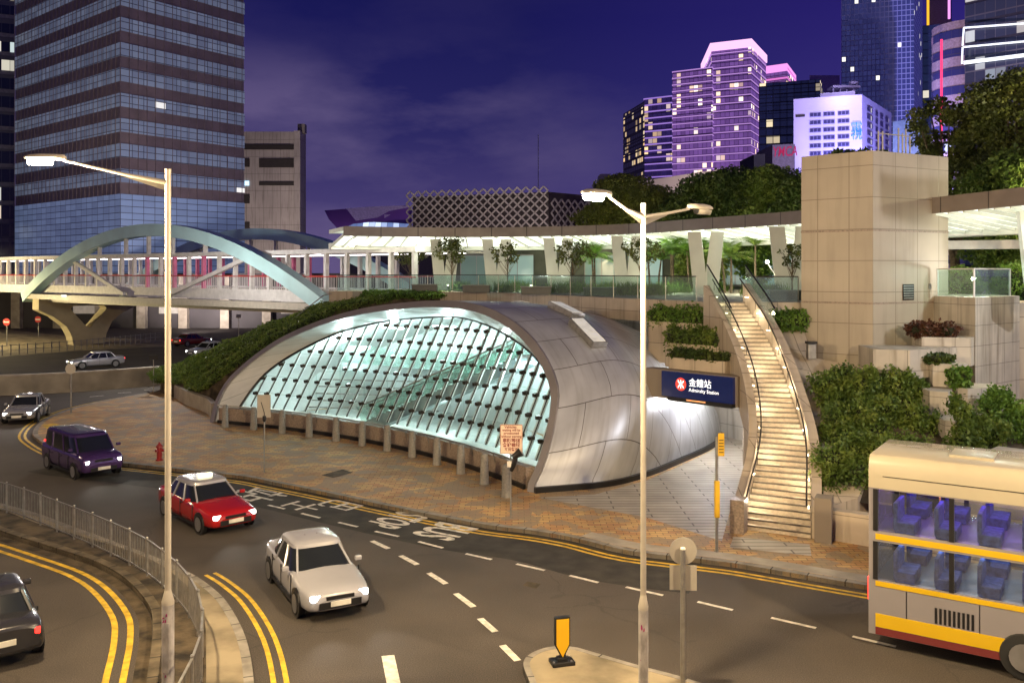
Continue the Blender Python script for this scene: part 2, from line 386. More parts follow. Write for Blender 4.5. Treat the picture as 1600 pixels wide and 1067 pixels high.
def blobs(cl, k=.72):
    V_ = []; F_ = []
    for c, r in cl:
        r = r if hasattr(r, '__len__') else (r, r, r)
        v, f = blob(c, [x*k for x in r]); o = len(V_); V_ += v; F_ += [tuple(o+i for i in q) for q in f]
    return V_, F_

def leafmat(name, c1, c2, c3, sc_=.6, rough=.55, trans=.25):
    m = bpy.data.materials.new(name); m.use_nodes = True; nt = m.node_tree; b = nt.nodes['Principled BSDF']
    t = nt.nodes.new('ShaderNodeTexCoord'); n = nt.nodes.new('ShaderNodeTexNoise'); nt.links.new(t.outputs['Object'], n.inputs[0]); n.inputs['Scale'].default_value = sc_; n.inputs['Detail'].default_value = 8; n.inputs['Roughness'].default_value = .8
    r = nt.nodes.new('ShaderNodeValToRGB'); nt.links.new(n.outputs[0], r.inputs[0]); r.color_ramp.elements[0].position = .36; r.color_ramp.elements[1].position = .66
    r.color_ramp.elements[0].color = tuple(c1)+(1,); r.color_ramp.elements[1].color = tuple(c3)+(1,); e = r.color_ramp.elements.new(.5); e.color = tuple(c2)+(1,)
    nt.links.new(r.outputs[0], b.inputs['Base Color']); b.inputs['Roughness'].default_value = rough
    tl = nt.nodes.new('ShaderNodeBsdfTranslucent'); nt.links.new(r.outputs[0], tl.inputs[0]); mx = nt.nodes.new('ShaderNodeMixShader'); mx.inputs[0].default_value = trans
    out = nt.nodes['Material Output']; nt.links.new(b.outputs[0], mx.inputs[1]); nt.links.new(tl.outputs[0], mx.inputs[2]); nt.links.new(mx.outputs[0], out.inputs[0])
    return m

def lamp(kind, loc, power, col, parent=None, size=.3, target=None, spot=None, blend=.5, sizey=None):
    d = bpy.data.lights.new('light', kind); d.energy = power; d.color = col
    if kind == 'AREA':
        d.size = size
        if sizey: d.shape = 'RECTANGLE'; d.size_y = sizey
    else: d.shadow_soft_size = size
    if kind == 'SPOT': d.spot_size = R(spot or 120); d.spot_blend = blend
    o = bpy.data.objects.new('light', d); COL.objects.link(o); l = V(*loc)
    if target is not None: o.rotation_euler = (V(*target)-l).to_track_quat('-Z', 'Y').to_euler()
    if parent is not None: o.parent = parent; l = l-V(*parent.get('_o', (0, 0, 0)))
    o.location = l; return o
# ------------------------------------------------------------------ materials
WARM = (1.0, .75, .43)
def asphalt_mat():
    m = mat('asphalt', (.064, .052, .042), .82, var=.2, scale=.3, bump=.35, bscale=45)
    nt = m.node_tree; b = nt.nodes['Principled BSDF']; base = b.inputs['Base Color'].links[0].from_socket
    t = nt.nodes.new('ShaderNodeTexCoord'); n = nt.nodes.new('ShaderNodeTexNoise'); nt.links.new(t.outputs['Object'], n.inputs[0]); n.inputs['Scale'].default_value = 38; n.inputs['Detail'].default_value = 3
    mr = nt.nodes.new('ShaderNodeMapRange'); nt.links.new(n.outputs[0], mr.inputs[0]); mr.inputs[1].default_value = .35; mr.inputs[2].default_value = .7; mr.inputs[3].default_value = .6; mr.inputs[4].default_value = 1.6
    s = nt.nodes.new('ShaderNodeVectorMath'); s.operation = 'SCALE'; nt.links.new(base, s.inputs[0]); nt.links.new(mr.outputs[0], s.inputs['Scale']); out = s.outputs[0]
    # cracks and old seams
    v = nt.nodes.new('ShaderNodeTexVoronoi'); v.feature = 'DISTANCE_TO_EDGE'; v.inputs['Scale'].default_value = .33
    d = nt.nodes.new('ShaderNodeTexNoise'); nt.links.new(t.outputs['Object'], d.inputs[0]); d.inputs['Scale'].default_value = 1.4; d.inputs['Detail'].default_value = 5
    mxv = nt.nodes.new('ShaderNodeMixRGB'); mxv.inputs[0].default_value = .35; nt.links.new(t.outputs['Object'], mxv.inputs[1]); nt.links.new(d.outputs['Color'], mxv.inputs[2]); nt.links.new(mxv.outputs[0], v.inputs[0])
    ck = nmath(nt, 'LESS_THAN', v.outputs['Distance'], .006)
    big = nt.nodes.new('ShaderNodeTexNoise'); nt.links.new(t.outputs['Object'], big.inputs[0]); big.inputs['Scale'].default_value = .13
    ck = nmath(nt, 'MULTIPLY', ck, nmath(nt, 'GREATER_THAN', big.outputs[0], .52)); ck = nmath(nt, 'MULTIPLY', ck, .28)
    mm = nt.nodes.new('ShaderNodeMixRGB'); nt.links.new(ck, mm.inputs[0]); nt.links.new(out, mm.inputs[1]); mm.inputs[2].default_value = (.018, .016, .014, 1)
    nt.links.new(mm.outputs[0], b.inputs['Base Color']); return m
MA = {}
MA['asphalt'] = asphalt_mat()
MA['asphalt_new'] = mat('dark_asphalt_patch', (.030, .026, .021), .92, var=.4, scale=1.4, bump=.3, bscale=50)
MA['paver'] = tilemat('plaza_pavers', (.54, .36, .14), (.43, .22, .095), (.15, .10, .05), .42, .21, .012, .75, 'obj', off=.5, noise=.3, nscale=.5, bump=.4, col3=(.27, .22, .155))
MA['greypaver'] = tilemat('grey_pavers', (.40, .36, .29), (.35, .31, .25), (.13, .11, .09), 2.4, .36, .028, .6, 'obj', off=.5, noise=.22, nscale=.7, bump=.4)
MA['kerb'] = tilemat('kerb_stone', (.27, .245, .21), (.23, .21, .18), (.05, .045, .04), 1.0, 5, .02, .8, 'uv', noise=.35, nscale=2.5)
MA['white'] = mat('white_road_paint', (.66, .62, .54), .7, var=.25, scale=6)
MA['worn'] = mat('worn_white_road_paint', (.50, .47, .41), .75, var=.45, scale=5, lo=.3, hi=.55)
MA['yellow'] = mat('yellow_road_paint', (.62, .40, .03), .7, var=.3, scale=4)
MA['conc'] = mat('concrete', (.36, .32, .26), .8, var=.2, scale=1.2, bump=.2)
MA['islandconc'] = mat('island_concrete', (.23, .19, .125), .85, var=.45, scale=.8, bump=.3, lo=.3, hi=.6)
MA['soil'] = mat('stained_verge', (.045, .034, .022), .95, var=.6, scale=1.6, bump=.6, col2=(.115, .085, .05))
MA['stone'] = tilemat('beige_stone_cladding', (.50, .42, .325), (.47, .395, .305), (.24, .20, .16), 1.32, 1.32, .018, .55, 'uv', noise=.14, nscale=.6, bump=.3, stain=.6)
MA['stone2'] = tilemat('pale_stone_cladding', (.52, .47, .40), (.485, .44, .375), (.25, .225, .195), 1.2, .8, .014, .6, 'uv', noise=.16, nscale=.8, bump=.3, stain=.9)
MA['granite'] = mat('brown_granite', (.30, .235, .185), .45, var=.25, scale=14)
MA['stairstone'] = mat('stair_stone', (.62, .53, .41), .55, var=.12, scale=9)
MA['dark'] = mat('dark_trim_and_riser_shade', (.03, .024, .02), .6)  # rails and print; on the stairs it paints the riser shadow
MA['black'] = mat('black_metal', (.012, .012, .013), .4)
MA['rubber'] = mat('tyre_rubber', (.015, .015, .015), .8)
MA['steel'] = mat('galvanised_steel', (.36, .35, .33), .45, metal=.75, var=.15, scale=5)
MA['polepaint'] = mat('cream_pole_paint', (.44, .40, .335), .45, var=.08, scale=3)
MA['polebase'] = mat('stained_pole_base', (.40, .375, .36), .7, var=.35, scale=5, stretch=(1, 1, .5))
MA['magenta'] = mat('magenta_spray', (.33, .03, .14), .6, var=.4, scale=20)
MA['whitesteel'] = mat('white_painted_steel', (.66, .64, .63), .45, var=.1)
MA['teal'] = mat('teal_painted_steel', (.46, .70, .73), .35, var=.10, scale=.4)
MA['pinksteel'] = mat('pink_painted_steel', (.66, .16, .32), .45)
MA['redrail'] = mat('red_handrail', (.55, .07, .06), .4)
MA['pier'] = mat('pier_concrete', (.50, .44, .29), .8, var=.15, scale=.5, bump=.15)
MA['fascia'] = tilemat('brown_canopy_fascia', (.25, .21, .19), (.235, .195, .18), (.05, .04, .04), 2.6, 9, .03, .4, 'uv', noise=.1)
MA['soffit'] = mat('lit_soffit', (.85, .88, .80), .6, emit=(.95, 1.0, .86), es=1.25)
MA['column'] = mat('white_column', (.66, .68, .62), .55, var=.06, scale=1)
MA['deckpave'] = tilemat('deck_pavers', (.45, .42, .36), (.40, .37, .31), (.2, .18, .16), .6, .6, .01, .7, 'obj')
MA['railglass'] = glassmat('balustrade_glass', (.78, .90, .86), .25, .92)
MA['stglass'] = glassmat('entrance_glass', (.86, .95, .97), .15, .95)
MA['lens'] = mat('lamp_lens', (1, 1, 1), .3, emit=(1.0, .90, .66), es=90)
MA['stairlamp'] = mat('stair_lamp_lens', (1, 1, 1), .3, emit=(1.0, .80, .50), es=6)
MA['bark'] = mat('bark', (.13, .095, .06), .9, var=.4, scale=6, bump=.4)
MA['leaf_dark'] = leafmat('dark_green_leaves', (.012, .028, .006), (.04, .075, .012), (.12, .15, .022))
MA['leaf_hedge'] = leafmat('hedge_leaves', (.035, .075, .012), (.12, .19, .03), (.28, .33, .06), 1.3, trans=.35)
MA['leaf_bright'] = leafmat('bright_green_leaves', (.05, .11, .015), (.12, .23, .03), (.24, .36, .05), 1.4, trans=.35)
MA['leaf_olive'] = leafmat('olive_leaves', (.03, .045, .010), (.095, .12, .022), (.24, .25, .04), .8)
MA['leaf_red'] = leafmat('reddish_leaves', (.05, .02, .01), (.10, .035, .02), (.14, .08, .03), 3)
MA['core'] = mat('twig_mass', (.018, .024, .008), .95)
MA['redsign'] = mat('red_paint', (.45, .02, .02), .4, var=.05)
MA['redcast'] = mat('red_cast_iron', (.28, .02, .02), .4, var=.15)
MA['signwhite'] = mat('white_sign_face', (.72, .68, .62), .5, var=.05)
MA['signback'] = mat('grey_sign_back', (.42, .385, .33), .5, var=.08)
MA['signpink'] = mat('faded_white_sign_face', (.78, .60, .47), .5, var=.06)
MA['reddark'] = mat('dark_red_print', (.22, .035, .03), .5)
MA['yellowplastic'] = mat('yellow_reflective_panel', (.80, .44, .012), .35, var=.04, emit=(1., .5, .02), es=.10)
MA['yelsign'] = mat('yellow_enamel', (.70, .42, .03), .4, var=.1)

# ------------------------------------------------------------------ ground
mb = MB(); mb.quad((-1800, -60, 0), (1800, -60, 0), (1800, 2500, 0), (-1800, 2500, 0)); struct(mb.build('road', MA['asphalt']))
KZ = .13
kerb_px = [(330, 600), (252, 610), (180, 622), (129, 633), (87, 646), (62, 660), (51, 676), (62, 688), (88, 702), (131, 715), (184, 722), (250, 729), (333, 738), (389, 745), (439, 755), (511, 769), (584, 785), (638, 796), (693, 807), (765, 820), (838, 829), (900, 840), (985, 860), (1130, 877), (1200, 888), (1300, 905), (1400, 922), (1500, 943)]
kp = [tuple(G(x, y, KZ)) for x, y in kerb_px]
kp.append((kp[-1][0]+.832*9, kp[-1][1]-.554*9, KZ))
kerb = [V(*p) for p in spline(kp, 4)]
plaza = [(p.x, p.y) for p in kerb]+[(34, 30), (34, 100), (-16, 100)]
mb = MB(); mb.prism([(x, y) for x, y in plaza], -.2, KZ-.004); struct(mb.build('pavement', MA['paver']))
mb = MB(); solid_ribbon(mb, kerb, -.24, 0.0, -.1, KZ); struct(mb.build('kerb', MA['kerb']))
mb = MB()
for a, b in ((.30, .42), (.56, .68)): ribbon(mb, kerb[3:], a, b, .006)
mb.quad(*[G(x, y, KZ+.004) for x, y in ((66, 664), (84, 661), (94, 664), (74, 671))]); struct(mb.build('yellow_road_lines', MA['yellow']))
# dark resurfaced strip of the bus bay
mb = MB()
bay = kerb[9*4:23*4]
ribbon(mb, bay, .02, 2.6, .003); struct(mb.build('road_patch', MA['asphalt_new']))
# pale paving band and grey pavers by the entrance
mb = MB(); ribbon(mb, kerb[21*4:], -.85, -.26, KZ+.002); struct(mb.build('paving_band', MA['conc']))
mb = MB(); mb.add([G(x, y, KZ+.006) for x, y in ((840, 777), (930, 772), (1010, 750), (1062, 728), (1112, 704), (1130, 684), (1172, 684), (1172, 770), (1140, 800), (1128, 845), (1010, 808))], [tuple(range(11))]); struct(mb.build('entrance_paving', MA['greypaver']))

# railed island (left) and small island (bottom middle)
rk = [tuple(G(x, y, KZ)) for x, y in ((-260, 728), (-80, 762), (0, 785), (60, 802), (114, 822), (186, 848), (249, 872), (300, 896), (330, 916), (356, 942), (384, 995), (397, 1067), (398, 1180), (380, 1400))]
lk = [tuple(G(x, y, KZ)) for x, y in ((-260, 752), (-80, 800), (0, 830), (88, 858), (153, 880), (197, 906), (232, 946), (239, 985), (233, 1038), (226, 1085), (205, 1200), (160, 1400))]
rk = [V(*p) for p in spline(rk, 4)]; lk = [V(*p) for p in spline(lk, 4)]
mb = MB(); mb.prism([(p.x, p.y) for p in rk]+[(p.x, p.y) for p in reversed(lk)], -.2, KZ-.004); struct(mb.build('railed_island', MA['islandconc']))
mb = MB(); solid_ribbon(mb, rk, -.0, .2, -.1, KZ); struct(mb.build('island_kerb', MA['kerb']))
mb = MB(); solid_ribbon(mb, lk, -.22, 0, -.1, KZ+.05); struct(mb.build('stained_kerb', tilemat('stained_kerb_stone', (.12, .095, .06), (.09, .07, .045), (.03, .025, .02), 1.0, 5, .03, .9, 'uv', noise=.55, nscale=2.2)))
mb = MB(); ribbon(mb, lk[3:], -1.15, -.22, KZ+.02); ribbon(mb, lk[3:], .02, .3, .005); struct(mb.build('stained_verge', MA['soil']))
mb = MB()
for a, b in ((.42, .56), (.76, .90)): ribbon(mb, lk, a, b, .007)
for a, b in ((-.34, -.45), (-.60, -.71)): ribbon(mb, rk[4*7:], a, b, .007)
struct(mb.build('yellow_island_lines', MA['yellow']))
ik = [tuple(G(x, y, KZ)) for x, y in ((1220, 1105), (1092, 1065), (1060, 1055), (996, 1038), (920, 1016), (896, 1010), (866, 1009), (840, 1015), (822, 1026), (818, 1040), (828, 1066), (850, 1130), (900, 1300))]
ik = [V(*p) for p in spline(ik, 4)]
mb = MB(); mb.prism([(p.x, p.y) for p in ik]+[(8, 9)], -.2, KZ-.004); struct(mb.build('traffic_island', MA['islandconc']))
mb = MB(); solid_ribbon(mb, ik, 0, -.14, -.1, KZ); struct(mb.build('traffic_island_kerb', MA['kerb']))

# painted dashes and lettering
mb = MB()
def dash(x0, y0, x1, y1, wd=.12, z=.008, mi=0):
    a = G(x0, y0); b = G(x1, y1); d = (b-a).normalized(); s = V(-d.y, d.x, 0)*wd/2
    mb.quad(*[V(q.x, q.y, z) for q in (a-s, b-s, b+s, a+s)], mi=mi)
for q in ((330, 766, 344, 770), (368, 776, 394, 783), (419, 789, 445, 795), (471, 802, 500, 809), (529, 816, 559, 823), (586, 830, 623, 838), (654, 846, 692, 856), (728, 865, 768, 874), (807, 881, 851, 891), (890, 899, 935, 910), (978, 917, 1036, 930), (1090, 940, 1145, 953), (1205, 965, 1275, 981), (1332, 994, 1400, 1010), (140, 620, 162, 618), (184, 614, 205, 613), (225, 609.6, 241, 608.7), (283, 752, 300, 756)): dash(*q)
for q in ((581, 845, 607, 857), (626, 868, 652, 882), (670, 895, 697, 912), (712, 927, 740, 948), (750, 966, 774, 987), (785, 1008, 809, 1032)): dash(*q, wd=.17)
dash(606, 1024, 626, 1120, .28)
struct(mb.build('lane_markings', MA['white']))
mb = MB()
def lettering(s, px, py, size, stretch, sx=1., bold=.012):
    # read by a driver travelling towards +x along the kerb
    c = G(px, py); j = min(range(len(kerb)), key=lambda i: (kerb[i]-c).length)
    t = (kerb[min(j+3, len(kerb)-1)]-kerb[max(j-3, 0)]); t.z = 0; t.normalize(); right = V(t.y, -t.x, 0)
    tmp = MB(); text_into(tmp, s, size, (0, 0, 0), (1, 0, 0), (0, 1, 0), bold=bold)
    mb.add([V(c.x, c.y, .009)+right*p[0]*sx+t*p[1]*stretch for p in tmp.v], tmp.f)
lettering('BUS', 692, 829, 1.15, 1.9, .86, .03); lettering('STOP', 618, 812, 1.0, 1.9, .76, .03)
lettering('站', 397, 771, 1.25, 2.0, 1.25, .01); lettering('士', 468, 790, 1.15, 1.5, .9, .01)
lettering('巴', 528, 788, 1.15, 1.6, 1.0, .01)
struct(mb.build('road_lettering', MA['worn']))
mb = MB(); mb.add([G(x, y, KZ+.008) for x, y in ((502, 742), (520, 746), (552, 738), (535, 733))], [(0, 1, 2, 3)]); o = mb.build('drain_cover', MA['soil']); tag(o, 'dark rectangular drain cover set in the brick plaza', 'drain cover')
mb = MB(); mb.add([G(x, y, .012) for x, y in ((817, 914), (838, 919), (845, 912), (824, 908))], [(0, 1, 2, 3)]); o = mb.build('manhole_cover', MA['soil']); tag(o, 'small square manhole cover in the open asphalt junction', 'manhole cover')
mb = MB(); mb.add([V(p.x, p.y, .004) for p in (G(0, 514), G(100, 524), G(260, 532), G(262, 541), G(120, 548), G(0, 558), G(-200, 560), G(-200, 512))], [tuple(range(8))]); struct(mb.build('far_pavement', MA['islandconc']))
# far parapet wall between the two roads
pw = [V(*p) for p in spline([(-75, 60, 0), (-60, 58, 0), (-36.3, 61.5, 0), (-27, 67, 0), (-20, 73, 0), (-12, 82, 0), (-4, 95, 0)], 5)]
mb = MB(); solid_ribbon(mb, pw, 0, .35, 0, 1.3); mb2 = MB(); solid_ribbon(mb2, pw, -.06, .41, 1.303, 1.42)
t = thing('parapet_wall', 'low concrete parapet wall dividing the far road from the near bend', 'wall', pw[8]); mb.build('wall_face', mat('parapet_concrete', (.30, .27, .21), .85, var=.25, scale=.6), t); mb2.build('coping', MA['conc'], t)

# ------------------------------------------------------------------ station entrance shell
L0 = V(-16.8, 50, 0); R0 = V(.85, 34, 0); CL = (R0-L0).length; CD = (R0-L0).normalized(); ND = V(-CD.y, CD.x, 0)
LEAN = .61
def bow(c): u = c/CL; return 8.6*max(0, u*(1-u))
def pix_on(px, py, glass):
    lo, hi = 25., 75.
    def f(Y):
        p = P(px, py, Y)-L0; return p.dot(ND)-(LEAN*p.z+(bow(p.dot(CD))+.3 if glass else 0))
    for _ in range(50):
        m = (lo+hi)/2
        if f(m) > 0: hi = m
        else: lo = m
    p = P(px, py, lo); q = p-L0; return (q.dot(CD), p.z)
rim_px = [(338, 628), (356, 595), (380, 571), (410, 547), (449, 523), (506, 499), (572, 481), (650, 471), (700, 470), (735, 473), (769, 482.5), (802, 500.5), (832, 526), (856, 559), (869, 589), (874, 616), (870, 652), (863, 688), (850, 730), (835, 762)]
rim = [(0., 0.)]+[pix_on(x, y, False) for x, y in rim_px]+[(CL, 0.)]
NS = 72
rimr = [(p.x, p.y) for p in resample([(a, b, 0) for a, b in spline(rim, 4)], NS)]
HM = max(z for c, z in rimr)
prof = [(c/CL, z/HM) for c, z in rimr]
edge_px = [(392, 610), (419, 580), (464, 550), (524, 521.5), (590, 503.5), (650, 496.6), (690, 495), (727, 497), (769, 511), (808, 533.5), (835, 556), (856, 583), (865.5, 612), (865.5, 646), (859, 682), (848, 715), (838, 742)]
gedge = [pix_on(374, 637, True)]+[pix_on(x, y, True) for x, y in edge_px]
gedge = [(p.x, p.y) for p in resample([(a, b, 0) for a, b in spline(gedge, 4)], NS)]
def GP(c, z, d=0.): return L0+CD*c+ND*(bow(c)+.3+LEAN*z+d)+V(0, 0, z)
def RP(c, z, d=0.): return L0+CD*c+ND*(LEAN*z+d)+V(0, 0, z)
RR = [(.85, 34), (3.75, 35.1), (5.6, 36.9), (7.3, 39.3), (9.1, 42), (10.3, 44.4), (10.9, 46.8)]
LL = [(-16.8, 50), (-12, 55), (-6, 58.5), (0, 59), (4.5, 56), (7.5, 52.8), (9.6, 50)]
HH = [1, .985, .93, .84, .66, .38, .12]; LN = [LEAN, .45, .25, .1, 0, 0, 0]
ctl = spline([a+b+(h, l) for a, b, h, l in zip(RR, LL, HH, LN)], 8)
def section(k, inset=0.):
    rx, ry, lx, ly, h, ln = ctl[k]; a = V(lx, ly, 0); b = V(rx, ry, 0); d = (b-a); n = V(-d.y, d.x, 0).normalized(); ln_ = ln
    d1 = d.normalized(); out = []
    for c, z in prof:
        zz = z*h*HM
        if inset:
            zz = max(0, zz-inset*(z**.5)); c2 = c*(1-2*inset/d.length)+inset/d.length
        else: c2 = c
        out.append(a+d*c2+n*ln_*zz+V(0, 0, zz))
    return out
TS = thing('station_entrance', 'curved metal shell over a big leaning glass front, lit from inside', 'station entrance', (L0+R0)/2)
MA['shellmetal'] = tilemat('shell_panels', (.56, .575, .60), (.52, .535, .56), (.15, .14, .135), 3.3, 1.9, .022, .32, 'uv', metal=.3, off=.5, noise=.16, nscale=.5, bump=.3, stain=.35)
MA['rimmetal'] = mat('rim_metal', (.38, .355, .35), .38, metal=.5, var=.12, scale=.6)
MA['lining'] = tilemat('pale_lining_panels', (.66, .69, .68), (.62, .655, .645), (.33, .38, .37), 1.2, 2.2, .02, .45, 'uv', noise=.08)
rows = [section(k) for k in range(len(ctl))]; uv = []
for k, r in enumerate(rows):
    d = 0; q = []
    for i, p in enumerate(r):
        if i: d += (r[i]-r[i-1]).length
        q.append(d)
    uv.append([(k*.55, (d/2-x)) for x in q])
mb = MB(); mb.grid(rows, 0, uv); mb.build('shell', MA['shellmetal'], TS, smooth=True)
# dark plinth along the exposed side of the shell
pl = [V(r[-1].x, r[-1].y, 0) for r in rows]
mb = MB(); solid_ribbon(mb, pl, -.03, .12, KZ-.05, .34); mb.build('plinth', MA['black'], TS)
rin = [(c, z) for c, z in rimr]
def inward(pts, d):
    out = []
    for i, (c, z) in enumerate(pts):
        a = pts[max(0, i-1)]; b = pts[min(len(pts)-1, i+1)]; tx, tz = b[0]-a[0], b[1]-a[1]; l = math.hypot(tx, tz) or 1
        out.append((c+tz/l*d, max(0, z-tx/l*d)))
    return out
r1 = inward(rimr, .32)
mb = MB()
mb.grid([[RP(c, z) for c, z in rimr], [RP(c, z, -.10) for c, z in rimr], [RP(c, z, -.10) for c, z in r1], [RP(c, z, .02) for c, z in r1]])
mb.build('rim', MA['rimmetal'], TS, smooth=True)
ed3 = [GP(c, z) for c, z in gedge]; ri3 = [RP(c, z, .02) for c, z in r1]
ed3r = ed3
mb = MB(); uvs = [[(i*.45, 0) for i in range(NS)], [(i*.45, 1.6) for i in range(NS)]]
mb.grid([ri3, ed3r], 0, uvs); mb.build('soffit', MA['lining'], TS, smooth=True)
mb = MB(); mb.tube(ed3, .07, 6); mb.build('glass_edge_trim', MA['black'], TS, smooth=True)
# inner lining starts at the glass edge
rows2 = [ed3]+[section(k, .35) for k in range(7, len(ctl))]
mb = MB(); mb.grid(rows2, 0, [[(i*.5, k*.6) for i in range(NS)] for k in range(len(rows2))]); mb.build('inner_lining', MA['lining'], TS, smooth=True)
# glass wall
Z0 = 1.0
def zspan(c):
    hits = []
    pts = [(gedge[0][0], Z0-.3)]+gedge+[(gedge[-1][0], Z0-.3)]
    for (a, za), (b, zb) in zip(pts, pts[1:]):
        if (a-c)*(b-c) <= 0 and a != b: hits.append(za+(zb-za)*(c-a)/(b-a))
    if not hits: return None
    hi = max(hits); lo = Z0
    hs = sorted(hits)
    if c > gedge[-1][0] and len(hs) > 1: lo = max(Z0, hs[0])
    if hi-lo < .15: return None
    return lo, hi
cs = [gedge[0][0]+.03+(max(c for c, z in gedge)-gedge[0][0]-.06)*i/118 for i in range(119)]
mb = MB(); prev = None
for c in cs:
    z = zspan(c)
    if z is None: prev = None; continue
    col = [GP(c, z[0]+(z[1]-z[0])*k/6) for k in range(7)]
    if prev: mb.grid([prev, col])
    prev = col
mb.build('glass_wall', MA['stglass'], TS, smooth=True)
c = gedge[0][0]+.55; mull = MB(); cab = MB(); fits = []
MA['mull'] = mat('white_glazing_fin', (.72, .78, .76), .4, var=.05)
MA['spider'] = mat('dark_glass_clamp', (.035, .028, .022), .4, metal=.4)
k = 0
while c < max(cs):
    z = zspan(c)
    if z:
        m1 = MB(); a = GP(c, z[0], .16); b = GP(c, z[1]-.1, .16); m1.beam(a, b, .17, .05, up=(ND.x, ND.y, .2)); m1.build('glazing_fin', MA['mull'], TS)
        cab.beam(GP(c+.13, z[0], .03), GP(c+.13, z[1]-.05, .03), .035, .04)
        zz = 1.72
        while zz < z[1]-.15:
            if zz > z[0]+.1: fits.append((c+.04, zz))
            zz += .78
    c += .755; k += 1
cab.build('joint_seals', MA['spider'], TS)
fits.sort(key=lambda q: GP(*q).y)
for i, (c, z) in enumerate(fits[:100]):
    m1 = MB(); p = GP(c, z, -.06); m1.beam(p-CD*.075, p+CD*.075, .15, .19, up=(ND.x, ND.y, .2)); m1.beam(p+CD*.075, p+CD*.15+ND*.1, .12, .13); m1.build('glass_clamp', MA['spider'], TS)
m1 = MB()
for c, z in fits[100:]: p = GP(c, z, -.06); m1.beam(p-CD*.075, p+CD*.075, .15, .19, up=(ND.x, ND.y, .2)); m1.beam(p+CD*.075, p+CD*.15+ND*.1, .12, .13)
o = m1.build('glass_clamp', MA['spider'], TS); o['kind'] = 'stuff'
# base wall with rail
us = [gedge[0][0]-.5+(CL-.5-gedge[0][0]+.4)*i/40 for i in range(41)]
bw = [L0+CD*c+ND*(bow(c)+.12) for c in us]
mb = MB(); solid_ribbon(mb, bw, -.3, .1, 0, .96); mb.build('base_wall', MA['granite'], TS)
mb = MB(); solid_ribbon(mb, offset(bw, .18), -.05, .05, KZ-.02, .30); mb.build('drain_skirting', MA['black'], TS)
mb = MB(); hp = offset(bw, .22); mb.tube([p+V(0, 0, 1.12) for p in hp], .03, 6)
for p in hp[::3]: mb.beam(p+V(0, 0, 1.1), p+V(0, 0, .7)-ND*-.12, .03, .03)
mb.build('handrail', MA['steel'], TS)
# skylights on the shell
def surf_at(px, py):
    best = None
    for k in range(0, 36):
        for i in range(30, NS-4):
            p = rows[k][i]; e = math.hypot(CX+F*p.x/p.y-px, HY-F*(p.z-EYE)/p.y-py)
            if best is None or e < best[0]: best = (e, k, i)
    _, k, i = best; p = rows[k][i]; du = (rows[k+1][i]-rows[k][i]).normalized(); dv = (rows[k][i+1]-rows[k][i]).normalized()
    n = du.cross(dv).normalized(); n = n if n.z > 0 else -n
    return p, du, dv, n
MA['skylight'] = mat('lit_skylight_glass', (.8, .8, .76), .25, emit=(1, .97, .85), es=.3)
for px, py, ln in ((812, 480, 1.3), (856, 492, 2.0), (884, 489, 2.0), (915, 522, 2.2), (943, 517, 2.2)):
    p, du, dv, n = surf_at(px, py)
    M_ = Matrix((dv, n.cross(dv), n)).transposed().to_4x4()
    m1 = MB(); m1.box(p+n*.08, (ln, .75, .34), M=M_); o = m1.build('skylight', MA['steel'], TS)
    m1 = MB(); m1.box(p+n*.265, (ln-.14, .6, .02), M=M_); m1.build('skylight_glass', MA['skylight'], o)
# interior
inner = [GP(c, 0, .15) for c in us]
mb = MB(); mb.add([V(p.x, p.y, KZ+.02) for p in inner[1:-1]]+[V(3, 42, KZ+.02), V(-1, 52, KZ+.02), V(-8, 56.5, KZ+.02), V(-14, 53, KZ+.02)], [tuple(range(len(inner)-2+4))]); mb.build('interior_floor', mat('pale_terrazzo', (.56, .60, .57), .25, var=.08), TS)
MA['intwall'] = tilemat('interior_wall_panels', (.66, .72, .71), (.63, .69, .68), (.36, .5, .46), 1.5, 2.4, .02, .35, 'uv', noise=.06)
iw = [V(*p) for p in spline([(-14.5, 53.4, 0), (-11, 55.6, 0), (-6, 55, 0), (-1.5, 51, 0), (1.8, 46, 0), (3.1, 41.2, 0)], 5)]
mb = MB(); solid_ribbon(mb, iw, 0, .1, KZ, [2.6+3.6*math.sin(math.pi*min(1, i/len(iw)*1.15)) for i in range(len(iw))]); mb.build('interior_wall', MA['intwall'], TS)
mb = MB(); a = V(-9.5, 53.2, 3.0); b = V(-.4, 46.4, 3.0)
mb.beam(a, b, 1.6, .45); mb.build('mezzanine', MA['lining'], TS)
mb = MB(); mb.beam(a+V(-.5, -.65, .75), b+V(-.5, -.65, .75), .03, 1.0); mb.build('mezzanine_glass', MA['railglass'], TS)
# escalator pair climbing to the right
esc = thing('escalator', 'grey glass sided escalator climbing to the right inside the glass front', 'escalator', (-5, 43, KZ))
e0 = V(-7.6, 47.2, .3); e1 = V(.6, 42.6, 4.2); sd = (e1-e0).cross(V(0, 0, 1)).normalized()
mb = MB(); mb.beam(e0, e1, 1.5, .55); mb.build('truss', mat('grey_teal_panel', (.30, .40, .41), .3), esc)
mb = MB(); 
for i in range(30):
    p = e0.lerp(e1, (i+.5)/30)+V(0, 0, .32); mb.box(p, (.3, 1.0, .12), rz=math.atan2(e1.y-e0.y, e1.x-e0.x))
mb.build('steps', MA['steel'], esc)
for s_ in (-1, 1):
    mb = MB(); mb.beam(e0+sd*s_*.68+V(0, 0, .75), e1+sd*s_*.68+V(0, 0, .75), .03, .85); mb.build('balustrade', MA['railglass'], esc)
    mb = MB(); mb.tube([e0+sd*s_*.68+V(0, 0, 1.22), e1+sd*s_*.68+V(0, 0, 1.22)], .035, 6); mb.build('handrail', MA['steel'], esc)
mb = MB()
for i in range(5):
    a = V(-12.2+i*.25, 53.2-i*.1, .5+i*.42); b = V(-4.2+i*.2, 51.5-i*.05, .5+i*.42); mb.beam(a, b, .05, .07)
